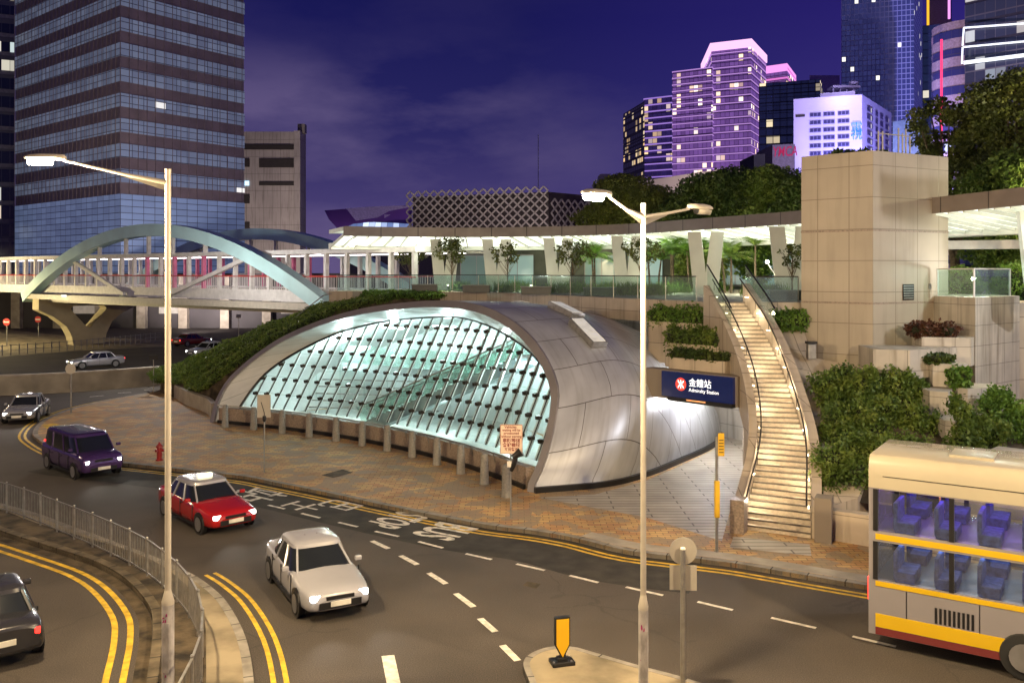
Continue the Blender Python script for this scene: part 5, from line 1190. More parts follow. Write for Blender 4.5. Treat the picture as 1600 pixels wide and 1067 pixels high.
# pink tower group
def lite(name, c, e): return mat(name, tuple(x*.6 for x in c), .4, emit=c, es=e)
PW = mat('violet_wall', (.17, .10, .24), .4, var=.1, scale=.05)
pwin = winmat('violet_glazing', 2.1, 3.3, (.10, .06, .17), (.20, .12, .30), .085, (1., .68, .33), 1.6, lit2=(1., .86, .62), glow=(.17, .075, .30), ges=.85, mw=.08, mh=.12)
S1 = lite('pink_led_line', (.66, .36, .90), .72); S2 = lite('violet_led_line', (.42, .25, .80), .85); S3 = lite('bright_pink_crown', (1., .55, .92), 1.25)
Yp = 420
def rp(x, dy=0): p = ray(x, Yp+dy); return (p.x, p.y)
zz = lambda y, Y: EYE+(425-y)/F*Y
facetower('pink_lit_tower', 'tallest tower of the pink group with a glowing pink crown', [rp(1112, 0), rp(1173, -8), rp(1196, 22), rp(1170, 45), rp(1098, 40)], 10, zz(74, Yp), PW, pwin, 31, band=(.1, .78), cat='tower block', strip=S1, out=.3, sout=.5, sh=.42)
t = thing('crown_sign', 'glowing pink roof band crowning the tallest pink tower', 'lit roof band', P(1140, 75, Yp)); mb = MB(); cc_ = [ray(1112, Yp), ray(1173, Yp-8), ray(1196, Yp+22), ray(1170, Yp+45), ray(1098, Yp+40)]
cm_ = sum(cc_, V(0, 0, 0))/5; mb.prism([tuple((cm_+(p-cm_)*1.06).xy) for p in cc_], zz(81, Yp), zz(69, Yp)); mb.build('light_band', S3, t)
facetower('pink_lit_tower', 'broad violet tower stepping left of the pink crowned one', [rp(1051, 6), rp(1113, -4), rp(1125, 30), rp(1060, 50)], 10, zz(108, Yp), PW, pwin, 30, band=(.1, .78), strip=S1, out=.3, sout=.5, sh=.42)
facetower('violet_tower', 'lower violet tower with warm lit windows left of the pink group', [rp(1006, 12), rp(1050, 4), rp(1052, 60), rp(1010, 60)], 10, zz(147, Yp), PW, winmat('violet_glazing_warm', 2.3, 3.9, (.04, .03, .10), (.08, .06, .16), .30, (1., .66, .30), 1.2, lit2=(.9, .7, .6), glow=(.06, .035, .22), ges=.3, mw=.08, mh=.12), 26, band=(.1, .76), strip=S2, out=.3, sout=.6, sh=.5)
facetower('dim_hotel_tower', 'dim brownish tower with warm windows, farthest left of the pink group', [rp(974, 45), rp(1007, 10), rp(1007, 60), rp(974, 70)], 10, zz(152, Yp), mat('dim_brown_wall', (.10, .08, .11), .6), winmat('warm_hotel_glazing', 3., 3.9, (.03, .025, .05), (.09, .07, .09), .26, (1., .62, .25), .9, lit2=(1, .8, .5), mw=.2, mh=.2), 25, band=(.1, .8))
facetower('pink_top_tower', 'small far tower with a pink lit top right of the pink crown', [rp(1192, 60), rp(1230, 52), rp(1243, 80), rp(1200, 90)], 10, zz(108, Yp+55), PW, pwin, 22, band=(.1, .7), strip=lite('pink_band', (.9, .25, .75), .8), sout=.7, sh=.9)
t = thing('crown_sign', 'pink roof band on the small far tower', 'lit roof band', P(1215, 105, Yp+60)); mb = MB(); mb.prism([rp(1191.5, 59), rp(1230, 51), rp(1244, 80), rp(1200, 90)], zz(113, Yp+55), zz(102, Yp+55)); mb.build('light_band', lite('pink_band_top', (.95, .35, .85), 1.1), t)
facetower('dark_office_tower', 'dark blue tower with few lit windows between pink tower and white block', [rp(1186, -70), rp(1281, -78), rp(1292, -40), rp(1190, -30)], 10, zz(131, 350), mat('dark_blue_wall', (.03, .03, .07), .4), winmat('dark_blue_glazing', 2.6, 3.2, (.025, .03, .09), (.015, .015, .04), .10, (1., .82, .5), 1.3, glow=(.02, .025, .09), ges=.35, mw=.1, mh=.14), 24, band=(.05, .97))
facetower('violet_block', 'small violet lit block behind the dark blue tower', [rp(1265, -30), rp(1312, -30), rp(1312, 0), rp(1265, 0)], 10, zz(118, 390), mat('violet_block_wall', (.35, .22, .5), .6), pwin, 8, skip=range(8), cat='building')
# white block with a few windows
TWB = thing('white_block', 'white hospital like block with ribbon windows and a roof drum', 'building', ray(1310, 260))
MA['wb'] = mat('lilac_white_render', (.50, .46, .66), .6, var=.08, scale=.1)
Yb = 260; ca, cb_, cd = ray(1240, 262), ray(1347, 255), ray(1393, 285); mb = MB(); mb.prism([tuple(p.xy) for p in (ca, cb_, cd, cd+V(-12, 20, 0), ca+V(8, 25, 0))], 0, zz(150, 257)); mb.build('wall', MA['wb'], TWB)
ww = winmat('ribbon_glazing', 1.0, 2, (.05, .045, .10), (.25, .22, .35), .12, (1, .95, .85), .9, mw=.12, mh=.08)
def ontwb(a, b, u0, u1, z0, z1, nm, m_, off=.12):
    d = (b-a); l = d.length; nrm = V(d.y, -d.x, 0).normalized(); p = a+d*u0+nrm*off; q = a+d*u1+nrm*off; m1 = MB(); L_ = (q-p).length
    m1.quad(V(p.x, p.y, z0), V(q.x, q.y, z0), V(q.x, q.y, z1), V(p.x, p.y, z1), 0, [(0, 0), (L_, 0), (L_, z1-z0), (0, z1-z0)])
    m1.quad(V(p.x, p.y, z0)-nrm*.1, V(p.x, p.y, z1)-nrm*.1, V(q.x, q.y, z1)-nrm*.1, V(q.x, q.y, z0)-nrm*.1); m1.build(nm, m_, TWB)
for r in range(6):
    y = 174+r*12.3
    for u0, u1 in ((.24, .41), (.44, .61), (.65, .82)): ontwb(ca, cb_, u0, u1, zz(y+6.5, 257), zz(y, 257), 'window', ww)
    for u0, u1 in ((.15, .32), (.42, .50), (.58, .68), (.76, .88)): ontwb(cb_, cd, u0, u1, zz(y+5, 265), zz(y-3, 265), 'window', ww)
ontwb(ca, cb_, .03, .17, zz(182, 260), zz(178, 260), 'window', MA['slotdark'])
mb = MB(); mb.prism([tuple(ray(x, y).xy) for x, y in ((1282, 262), (1336, 258), (1340, 272), (1285, 276))], zz(150, 257), zz(141, 257)); mb.build('roof_house', MA['wb'], TWB)
mb = MB(); p = ray(1318, 266)
for dx in (-3, -1, 1, 3): mb.beam(V(p.x+dx, p.y, zz(141, 257)), V(p.x+dx, p.y, zz(129, 257)), .35, .35)
mb.box((p.x, p.y, zz(128, 257)), (8, 5, .7)); mb.lathe([(.3, 0), (1.3, .6), (1.4, 1.4), (.6, 1.9)], (p.x+3, p.y, zz(126, 257))); mb.build('roof_frame', MA['wb'], TWB)
m1 = MB(); 
for i, ch in enumerate('電視'): text_into(m1, ch, 3.2, ca.lerp(cb_, .9)+V(.3, -.3, zz(201+i*12, 257)), (cb_-ca), (0, 0, 1))
m1.build('teal_lettering', lite('teal_sign', (.05, .35, .6), .2), TWB)
# YMCA annex
t = thing('annex_building', 'low annex wall with red YMCA lettering below the white block', 'building', ray(1210, 230)); mb = MB(); a, b = ray(1207, 232), ray(1242, 230); mb.prism([tuple(p.xy) for p in (a, b, b+V(0, 15, 0), a+V(0, 15, 0))], 0, zz(225, 230)); mb.build('wall', mat('pinkish_wall', (.20, .16, .20), .7), t)
m1 = MB(); text_into(m1, 'YMCA', 3.6, a.lerp(b, .56)+V(0, -.15, zz(237, 230)), (b-a), (.12, 0, 1), bold=.03, sx=.62); m1.build('lettering', lite('red_sign', (.65, .03, .12), .3), t)
mb = MB(); a, b = ray(1178, 240), ray(1207, 238); mb.prism([tuple(p.xy) for p in (a, b, b+V(0, 15, 0), a+V(0, 15, 0))], 0, zz(240, 238)); o = mb.build('dark_annex', MA['darkwall'], org=a); tag(o, 'dark flat roofed annex left of the red lettering', 'building')
# tall blue tower
BW = mat('blue_grid_wall', (.05, .06, .15), .4)
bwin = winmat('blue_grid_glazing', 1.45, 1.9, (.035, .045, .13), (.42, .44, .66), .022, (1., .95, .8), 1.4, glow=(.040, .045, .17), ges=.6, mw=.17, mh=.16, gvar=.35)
facetower('blue_grid_tower', 'tall blue tower with a fine window grid behind the white block', [tuple(ray(x, y).xy) for x, y in ((1315, 330), (1428, 322), (1441, 350), (1330, 370))], 0, 118, BW, bwin, 12, band=(.0, 1.0))
mb = MB(); a, b = ray(1335, 327), ray(1424, 321); 
for z0_, z1_ in ((zz(140, 325), zz(135, 325)),): mb.prism([tuple((a+V(0, -.6, 0)).xy), tuple((b+V(0, -.6, 0)).xy), tuple((b+V(0, 2, 0)).xy), tuple((a+V(0, 2, 0)).xy)], z0_, z1_)
kk = bpy.data.objects.get('blue_grid_tower'); None
facetower('slim_grey_tower', 'slim dim tower behind and right of the blue grid tower', [tuple(ray(x, y).xy) for x, y in ((1432, 380), (1469, 376), (1471, 400), (1434, 402))], 0, zz(42, 380), BW, winmat('dim_glazing', 2.4, 3.4, (.04, .045, .10), (.08, .085, .17), .06, (1, .9, .7), .9, glow=(.02, .03, .09), ges=.5), 9, band=(0, 1.))
facetower('tall_far_tower', 'tall far tower edged with yellow and pink light lines', [tuple(ray(x, y).xy) for x, y in ((1447, 520), (1486, 515), (1487, 540), (1449, 545))], 0, 190, mat('grey_violet_wall', (.15, .13, .22), .6), bwin, 8, skip=range(8))
for x, y0, y1, Y, c_, lab in ((1450, -10, 42, 510, (1., .5, .03), 'yellow vertical light line on the far tower'), (1483, -10, 30, 508, (.95, .35, .95), 'upper pink vertical light line on the far tower'), (1471, 62, 250, 235, (1., .05, .17), 'long red and pink vertical light line beside the striped round tower')):
    mb = MB(); a = P(x, y1, Y); b = P(x, y0, Y); mb.beam(a, b, .45*Y/235, .45*Y/235); o = mb.build('light_line', lite('line_%d' % x, c_, 1.25), org=a); tag(o, lab, 'light line')
# round striped tower and glass tower, right
Yr = 240; cpt = ray(1512, 252); arc = [(cpt.x+9.2*math.cos(R(a)), cpt.y+9.2*math.sin(R(a))) for a in range(150, 331, 12)]
facetower('striped_round_tower', 'rounded tower with brown stone and dark window stripes at the right', arc+[(cpt.x+12, cpt.y+14)], 0, zz(24, Yr), mat('brown_stone_band', (.34, .25, .25), .6), winmat('stripe_glazing', 2.2, 4, (.03, .03, .09), (.04, .035, .08), .02, (.85, .95, .8), .8, glow=(.02, .02, .08), ges=.5), 15, band=(.1, .55))
GWm = winmat('right_tower_glazing', 2.3, 3.3, (.03, .035, .07), (.10, .10, .15), .16, (.75, .85, .95), .75, lit2=(.9, .8, .7), glow=(.02, .022, .05), ges=.6, mw=.06, mh=.10)
TG = facetower('glass_office_tower', 'dark glass tower with bright white horizontal light lines at top right', [tuple(ray(x, y).xy) for x, y in ((1508, 215), (1700, 195), (1700, 230), (1520, 240))], 0, 92, mat('dark_glass_wall', (.04, .04, .07), .4), GWm, 19, band=(.08, .95))
LW = lite('white_light_line', (.85, .93, 1.), 1.3)
for y0, y1 in ((44, 37), (74, 65), (97, 85), (100, 88)):
    mb = MB(); a = P(1506, y0, 213.5); b = P(1700, y0-(y0-y1)*2, 194.5); mb.beam(a, b, .35, .35); mb.build('light_line', LW, TG)
mb = MB(); mb.beam(P(1506, 44, 213.5), P(1504, 72, 213.5), .3, .3); mb.beam(P(1504, 74, 213.5), P(1503, 100, 213.5), .3, .3); mb.build('light_line', LW, TG)
mb = MB(); mb.prism([tuple(ray(x, y).xy) for x, y in ((1395, 205), (1440, 200), (1442, 220), (1397, 222))], 0, zz(188, 203)); o = mb.build('blue_low_block', mat('blue_block', (.06, .10, .22), .5), org=ray(1400, 205)); tag(o, 'low blue lit block peeping above the stone tower', 'building')
# flood lights on the violet and pink towers; unseen spots added to brighten other buildings
def flood(loc, tgt, power, col, par, spot=70, size=1.): return lamp('SPOT', loc, power, col, par, size, tgt, spot, .6)
flt = bpy.data.objects['pink_lit_tower']
flood(P(1085, 470, 330), P(1120, 160, Yp), 2.2e6, (.75, .28, 1.), flt, 60)
flood(P(1290, 330, 190), P(1320, 190, 258), 8.5e4, (.68, .60, 1.), TWB, 90); lamp('POINT', P(1312, 140, 250), 5000, (.7, .6, 1.), TWB, .5)  # roof point light added to lift the roof frame
flood(P(560, 420, 205), P(575, 340, 250), 3e4, (.70, .5, 1.), TAU, 80)
flood(P(1380, 420, 235), P(1380, 80, 330), 6e5, (.40, .38, 1.), bpy.data.objects['blue_grid_tower'], 90)
flood(P(1480, 300, 180), P(1500, 90, 240), 1.2e5, (1., .75, .8), bpy.data.objects['striped_round_tower'], 90)
flood(P(1060, 420, 84), P(1100, 290, 108), 3.2e4, (1., .80, .78), bpy.data.objects['curved_auditorium'], 110)
flood(P(430, 470, 165), P(420, 290, 200), 4.2e4, (1., .83, .70), TCB, 100)
flood(P(750, 400, 78), P(750, 330, 92), 2.4e3, (1., .85, .85), TL, 130)

flood(V(-44, 121, 1), V(-46, 150, 32), 2.6e4, (1., .85, .8), TW, 130)  # unseen warm spot added to lift the banded tower
for (a_, b_, c_), pw_ in (((11, 62, 11.8), 900), ((17, 58, 11.8), 900), ((5, 68, 11.8), 700), ((27, 41, 13), 3600)): lamp('POINT', (a_, b_, c_), pw_, (1., .88, .5), TC, .4)  # hidden lamps added behind the canopy to brighten the trees

# ------------------------------------------------------------------ street lamps
def street_lamp(label, x, y, H, jz, arms, r0=.13, r1=.075, z=KZ, tags=True, power=6200, col=WARM):
    t = thing('street_lamp', label, 'street lamp', (x, y, z), 'street lamps along the road')
    mb = MB(); mb.tube([(x, y, z+jz), (x, y, z+H)], [r1*1.12, r1], 16); mb.lathe([(r0*1.0, jz-.03), (r0*1.02, jz+.03), (r1*1.15, jz+.25), (r1*1.1, jz+.26)], (x, y, z), 20); mb.lathe([(r1, 0), (r1*1.05, .06)], (x, y, z+H-.04), 16); mb.build('pole', MA['polepaint'], t, smooth=True)
    mb = MB(); mb.lathe([(r0*1.5, 0), (r0*1.5, .03), (r0, .05), (r0, jz-.03)], (x, y, z), 20); bs = mb.build('pole_base', MA['polebase'], t, smooth=True)
    mb = MB(); g = random.Random(int(x*10))
    for zc in (.35, .85, 1.35):
        for k in range(7):
            a0 = -1.9+g.uniform(-.45, .45); z_ = zc+g.uniform(-.12, .12); da = g.uniform(.2, .45); dz_ = g.uniform(.03, .09)
            q = [V(x+math.cos(a)*(r0+.004), y+math.sin(a)*(r0+.004), z+zz_) for a, zz_ in ((a0, z_), (a0+da, z_+dz_*.3), (a0+da*.8, z_+dz_), (a0+da*.1, z_+dz_*.7))]; mb.add(q, [(0, 1, 2, 3)])
    if tags: mb.build('spray_mark', MA['magenta'], bs)
    mb = MB(); mb.beam((x-.0, y-r0-.004, z+.35), (x, y-r0-.004, z+1.35), .13, .008); mb.build('access_door', MA['polebase'], t)
    for dx, dy, rise, ln, lit in arms:
        d = V(dx, dy, 0).normalized(); top = V(x, y, z+H-.25); e = top+d*ln+V(0, 0, rise); m1 = MB()
        m1.tube([top+d*.03+V(0, 0, -.0), top.lerp(e, .32)+V(0, 0, .02), e-d*.62], [.055, .032, .026], 10)
        m1.add([top+V(0, 0, -.18), top+V(0, 0, .04), top.lerp(e, .35)+V(0, 0, .02), top.lerp(e, .35)-V(0, 0, .02)], [(0, 1, 2, 3), (3, 2, 1, 0)]); m1.build('arm', MA['polepaint'], t, smooth=True)
        ang = math.atan2(d.y, d.x); c = e-d*.3+V(0, 0, .02); m1 = MB(); rows_ = []
        for u, wd, hh in ((-.36, .045, .05), (-.33, .075, .07), (-.15, .10, .085), (.1, .13, .09), (.3, .11, .07), (.42, .045, .03)):
            s_ = V(-d.y, d.x, 0); rows_.append([c+d*u+s_*wd*math.cos(q)+V(0, 0, hh*max(-.35, math.sin(q))+.02) for q in [2*math.pi*k/12 for k in range(12)]])
        m1.grid(rows_, closed=True); m1.add(rows_[0], [tuple(range(12))]); m1.add(rows_[-1], [tuple(range(11, -1, -1))]); ln_ = m1.build('lantern', MA['polepaint'], t, smooth=True)
        m1 = MB(); lr = []
        for u, wd in ((-.10, .08), (.05, .115), (.2, .115), (.34, .07)):
            lr.append([c+d*u+V(-d.y, d.x, 0)*wd*math.cos(q)+V(0, 0, -.02-.10*math.sin(q)) for q in [math.pi*k/8 for k in range(9)]])
        m1.grid(lr); m1.build('lens', MA['lens'] if lit else mat('unlit_lens', (.45, .42, .36), .2), ln_, smooth=True)
        if lit: lamp('POINT', c+V(0, 0, -.28), power, col, t, .16)
    return t
street_lamp('left single arm street lamp standing on the railed island', -6.93, 18.05, 10.42, 1.72, [(-1, -.12, .42, 2.62, True)], .12, .056)
street_lamp('double arm street lamp standing in front of the metal shell', 2.58, 17.6, 9.70, 1.78, [(-1, -.9, .34, 1.62, True), (1, .85, .22, 2.05, False)], .098, .052)
# further lamps of the same row, outside the picture
street_lamp('street lamp of the same row on the far pavement at the left', -36, 40, 10, 1.7, [(1, .2, .4, 2.6, True)], tags=False, power=4500)
street_lamp('street lamp of the same row behind the viewer on the right', 15, 9, 10, 1.7, [(-1, .6, .4, 2.6, True)], tags=False, power=8000)
street_lamp('street lamp of the same row behind the viewer on the left', -14, 5, 10, 1.7, [(-.2, 1, .4, 2.6, True)], tags=False, power=4000)
street_lamp('street lamp of the same row beyond the bus outside the frame', 25, 23, 11, 1.7, [(-1, .3, .4, 2.6, True)], tags=False, power=3200, col=(.95, .95, 1.))
tn = thing('street_lamp', 'thin far street lamp left of the bridge pier', 'street lamp', G(33, 505), 'street lamps along the road'); p = G(33, 505); mb = MB(); mb.tube([p, p+V(0, 0, 6.5)], [.1, .06], 8); mb.build('pole', MA['steel'], tn)
lamp('POINT', (-66, 105, 7), 420, (1, .82, .45), tn, .3)
lamp('POINT', (-84, 122, 9), 5000, (1, .85, .6), tn, .3)
sb = thing('flood_lamp', 'small star like lamp on the footbridge roof near its right end', 'lamp', P(550, 384, 64)); mb = MB(); mb.lathe([(.11, 0), (.16, .1), (.11, .2)], P(550, 385, 64)); mb.build('lens', MA['lens'], sb); lamp('POINT', P(550, 380, 63.4), 120, (1, .95, .8), sb, .1)
sb = thing('garden_lamp', 'small bright lamp among the leaves left of the stone tower', 'lamp', P(1199, 455, 52)); p = P(1199, 411, 52); mb = MB(); mb.tube([V(p.x+1.2, p.y, DZ), p], .03, 6); mb.build('pole', MA['steel'], sb); mb = MB(); mb.lathe([(.06, 0), (.1, .07), (.06, .14)], p); mb.build('lens', MA['lens'], sb); lamp('POINT', p+V(0, -.4, 0), 130, (1, .95, .8), sb, .1)
sb = thing('garden_lamp', 'low white lamp glowing through the green glass balustrade', 'lamp', P(1521, 438, 36.5)); p = P(1521, 438, 36.5); mb = MB(); mb.lathe([(.05, 0), (.08, .06), (.05, .12)], p); mb.build('lens', MA['lens'], sb); lamp('POINT', p+V(0, -.3, .3), 120, (.95, 1., 1.), sb, .1)
for x, y, Y, pw_ in ((700, 448, 60, 120), (830, 448, 59, 120), (1040, 450, 55, 170), (1170, 445, 52, 150)):
    sb = thing('bollard_light', 'low garden light among the planting at pixel column %d' % x, 'garden light', P(x, y, Y)); sb['label'] = {700: 'low garden light by the first V column', 830: 'low garden light between the second and third V columns', 1040: 'low garden light under the clump palms', 1170: 'low garden light right of the V column above the stairs'}[x]
    p = P(x, y, Y); mb = MB(); mb.lathe([(.05, 0), (.05, .35), (.03, .36)], V(p.x, p.y, DZ)); mb.build('post', MA['black'], sb); mb = MB(); mb.lathe([(.06, .37), (.06, .45)], V(p.x, p.y, DZ)); mb.build('lens', MA['stairlamp'], sb); lamp('POINT', V(p.x, p.y-.3, DZ+.9), pw_, (1, 1., .72), sb, .2)

# ------------------------------------------------------------------ pedestrian railing on the island
rt = [(-200, 700), (-60, 738), (0, 753), (50, 768), (114, 792), (151, 806), (186, 821), (219, 836), (249, 856), (276, 878), (300, 906), (314, 939), (316, 981), (302, 1024), (280, 1067), (245, 1130)]
rp_ = [G(x, y, 1.15) for x, y in rt]; rp_ = [V(p.x, p.y, KZ) for p in rp_]
TR_ = thing('pedestrian_railing', 'grey steel pedestrian railing curving along the left island', 'railing', rp_[5])
path = resample(spline(rp_, 4), 27)
for i, p in enumerate(path):
    m1 = MB(); m1.tube([p, p+V(0, 0, 1.06)], .032, 8); m1.lathe([(.035, 1.05), (.04, 1.07), (.02, 1.10)], p, 8); m1.build('post', MA['steel'], TR_, smooth=True)
for a, b in zip(path, path[1:]):
    m1 = MB(); m1.beam(a+V(0, 0, 1.02), b+V(0, 0, 1.02), .045, .03); m1.beam(a+V(0, 0, .12), b+V(0, 0, .12), .03, .03); L_ = (b-a).length; k_ = int(L_/.105)
    for k in range(1, k_): q = a.lerp(b, k/k_); m1.beam(q+V(0, 0, .12), q+V(0, 0, 1.01), .014, .014)
    m1.build('panel', MA['steel'], TR_)
# far railing
TR2 = thing('far_railing', 'low far railing in front of the bridge pier', 'railing', G(120, 550)); pth = resample([G(-120, 562), G(0, 556), G(120, 547), G(250, 533)], 34)
for a, b in zip(pth, pth[1:]):
    m1 = MB(); m1.beam(a+V(0, 0, 1.0), b+V(0, 0, 1.0), .05, .05); m1.beam(a+V(0, 0, .5), b+V(0, 0, .5), .04, .04); m1.beam(a, a+V(0, 0, 1.1), .07, .07); m1.build('rail_section', MA['steel'], TR2)

# ------------------------------------------------------------------ signs and small things
def pole(par, x, y, z0, h, r=.035, m_='steel', nm='pole'): mb = MB(); mb.tube([(x, y, z0), (x, y, z0+h)], r, 10); return mb.build(nm, MA[m_], par, smooth=True)
def plate(par, c, w_, h, m_, nm='sign_plate', yaw=0., th=.02, disc=False):
    c = V(*c); xd = V(math.cos(yaw), math.sin(yaw), 0); nd = V(math.sin(yaw), -math.cos(yaw), 0); mb = MB()
    if disc:
        n_ = 36; f = [c+xd*math.cos(2*math.pi*k/n_)*w_/2+V(0, 0, math.sin(2*math.pi*k/n_)*w_/2) for k in range(n_)]; mb.add([p+nd*th/2 for p in f]+[p-nd*th/2 for p in f], [tuple(range(n_)), tuple(range(2*n_-1, n_-1, -1))]+[(k, k+n_, (k+1) % n_+n_, (k+1) % n_) for k in range(n_)])
    else: mb.beam(c-xd*w_/2, c+xd*w_/2, th, h)
    return mb.build(nm, m_ if not isinstance(m_, str) else MA[m_], par), xd, nd
# warning sign
p = G(798, 809, KZ); TWS = thing('warning_sign', 'pale warning sign in red English and Chinese lettering on a thin post', 'sign', p)
pole(TWS, p.x, p.y, KZ, 2.88, .03)
cpos = P(799, 686, p.y-.05); o, xd, nd = plate(TWS, cpos, .76, 1.0, 'signpink')
def wr(s, du, dz_, size, b=.003, sx=1.): m1 = MB(); text_into(m1, s, size, cpos+xd*du+nd*.018+V(0, 0, dz_), xd, (0, 0, 1), bold=b, sx=sx); m1.build('lettering', MA['reddark'], TWS)
wr('Vehicles', -.03, .415, .125); wr('waiting will be', 0, .31, .115, sx=.93); wr('prosecuted', 0, .205, .115); wr('without warning', 0, .095, .115, sx=.90)
wr('車輛等候', 0, -.05, .15, .004); wr('會被檢控', 0, -.20, .15, .004); wr('不另警告', 0, -.35, .12, .003)
mb = MB()
for dx, dz1, w2, h2 in ((0, .485, .74, .015), (0, -.485, .74, .015), (-.365, 0, .015, .97), (.365, 0, .015, .97)): c_ = cpos+xd*dx+nd*.013+V(0, 0, dz1); mb.beam(c_-xd*w2/2, c_+xd*w2/2, .004, h2)
mb.build('border', MA['reddark'], TWS)
plate(TWS, P(796, 725, p.y-.05), .16, .2, 'signwhite', 'small_plate')
TSP = thing('spotlight', 'black hooded spotlight clamped beside the warning sign post', 'spotlight', P(803, 708, p.y))
q = P(808, 710, p.y-.08); mb = MB(); mb.lathe([(.10, -.18), (.12, 0), (.16, .16), (.165, .17)], q, 14, M=Matrix.Rotation(R(55), 4, 'Y')); mb.build('hood', MA['black'], TSP, smooth=True)
mb = MB(); mb.tube([P(799, 735, p.y), P(804, 722, p.y-.08), q], [.07, .09, .06], 8); mb.build('bracket', MA['black'], TSP, smooth=True)
for i, (x, yb, yt, w_, h_, disc, m_, lab, Yo) in enumerate(((413, 738, 634, .56, .95, False, 'signback', 'blank grey sign on a thin post near the left bollards', 0), (111, 645, 576, .62, 0, True, 'signback', 'round grey sign seen from behind on the road bend', 0), (240, 613, 558, .62, .32, False, 'black', 'small black box sign on a post before the parapet wall', 0), (373, 545, 494, .5, .4, False, 'signwhite', 'small pale sign on a far post left of the hedged slope', 0))):
    p = G(x, yb, KZ); top = P(x, yt, p.y).z; t = thing('road_sign', lab, 'road sign', p, 'signs on thin posts'); pole(t, p.x, p.y, KZ, top-KZ+(.25 if disc else .4*h_), .03+.02*(i == 1)); plate(t, (p.x, p.y-.06, top), w_, h_, m_, disc=disc)
# black spotlight on the left sign
p = G(413, 738, KZ); TSP2 = thing('spotlight', 'small black lamp hanging on the grey sign near the left bollards', 'spotlight', P(413, 655, p.y)); mb = MB(); mb.tube([P(408, 628, p.y-.1), P(413, 645, p.y-.12), P(413, 652, p.y-.12)], .015, 6); mb.lathe([(.05, -.1), (.08, 0), (.07, .14)], P(413, 655, p.y-.12), 10); mb.build('lamp_body', MA['black'], TSP2)
# no entry signs
for x, yb, yt, lab in ((11, 540, 503, 'no entry sign at the far left edge'), (60, 526, 499, 'no entry sign beside the leg of the bridge pier')):
    p = G(x, yb); t = thing('no_entry_sign', lab, 'road sign', p, 'red no entry signs'); top = P(x, yt, p.y).z; pole(t, p.x, p.y, 0, top+.2, .05); plate(t, (p.x, p.y-.1, top), .85, 0, 'redsign', disc=True); plate(t, (p.x, p.y-.13, top), .6, .16, 'signwhite', 'white_bar')
# signs seen from behind on the small island
px_, py_ = G(1067, 1078, KZ).x, 18.0; x_ = (1067-CX)/F*py_
t = thing('road_sign', 'round sign above a square plate, seen from behind in the foreground', 'road sign', (x_, py_, KZ), 'signs on thin posts'); pole(t, x_, py_, KZ, P(0, 858, py_).z-KZ, .052); mb = MB(); mb.lathe([(.055, 0), (.05, .03), (.02, .05)], (x_, py_, P(0, 858, py_).z)); mb.build('post_cap', MA['signwhite'], t)
plate(t, (x_+.02, py_+.07, P(0, 862, py_).z), .55, 0, 'signback', 'round_plate', disc=True); plate(t, (x_+.02, py_+.07, P(0, 904, py_).z), .54, .50, 'signback', 'square_plate', yaw=-.1)
# bus stop pole
p = G(1120, 862, KZ); t = thing('bus_stop_pole', 'bus stop pole with yellow flag and tall yellow panel by the stair foot', 'bus stop pole', p); pole(t, p.x, p.y, KZ, 3.45, .045)
plate(t, (p.x+.12, p.y-.05, 3.35), .18, .68, 'yelsign', 'flag'); mb = MB(); mb.box((p.x, p.y-.03, 1.72), (.15, .13, 1.1)); mb.build('info_panel', MA['yelsign'], t, bevel=.02)
mb = MB(); [mb.beam((p.x+.05, p.y-.064, 3.12+.09*k), (p.x+.19, p.y-.064, 3.12+.09*k), .004, .03) for k in range(5)]; mb.build('print', MA['dark'], t)
# hydrant
p = G(249, 719, KZ); t = thing('fire_hydrant', 'dark red fire hydrant on the brick plaza behind the left lamp pole', 'fire hydrant', p)
mb = MB(); mb.lathe([(.16, 0), (.16, .05), (.11, .07), (.11, .55), (.15, .57), (.15, .62), (.11, .70), (.04, .76), (.04, .82)], p, 14); mb.build('barrel', MA['redcast'], t, smooth=True)
for a in (0, 2.2, 4.2): m1 = MB(); m1.tube([p+V(0, 0, .45), p+V(math.cos(a)*.2, math.sin(a)*.2, .45)], .06, 10); m1.build('outlet', MA['redcast'], t)
# yellow keep left panel on small island
p = G(878, 1036, KZ); t = thing('island_marker', 'yellow pointed marker panel on a black base on the small traffic island', 'traffic marker', p); yw = .55
Mz = Matrix.Rotation(.25, 4, 'Z'); sh = [(-.14, .97), (.14, .97), (.14, .42), (0, .16), (-.14, .42)]
def mpoly(pts, y0, y1, m_, nm):
    n_ = len(pts); v_ = [Mz @ V(x, y0, z)+p for x, z in pts]+[Mz @ V(x, y1, z)+p for x, z in pts]; m1 = MB(); m1.add(v_, [tuple(range(n_-1, -1, -1)), tuple(range(n_, 2*n_))]+[(i, (i+1) % n_, (i+1) % n_+n_, i+n_) for i in range(n_)]); return m1.build(nm, m_, t)
mpoly([(-.165, 1.0), (.165, 1.0), (.165, .41), (0, .10), (-.165, .41)], -.06, .06, MA['black'], 'frame'); mpoly(sh, -.068, -.061, MA['yellowplastic'], 'face'); mpoly(sh, .061, .068, MA['yellowplastic'], 'face')
mb = MB(); mb.box(p+V(-0, 0, .04), (.50, .34, .08), rz=.25); mb.box(p+V(0, 0, .11), (.22, .18, .08), rz=.25); mb.build('base', MA['black'], t, bevel=.01); mb = MB(); [mb.lathe([(.025, .08), (.02, .10)], p+V(a, b, 0), 8) for a, b in ((-.18, -.15), (.2, -.07), (.17, .16))]; mb.build('bolts', MA['steel'], t)

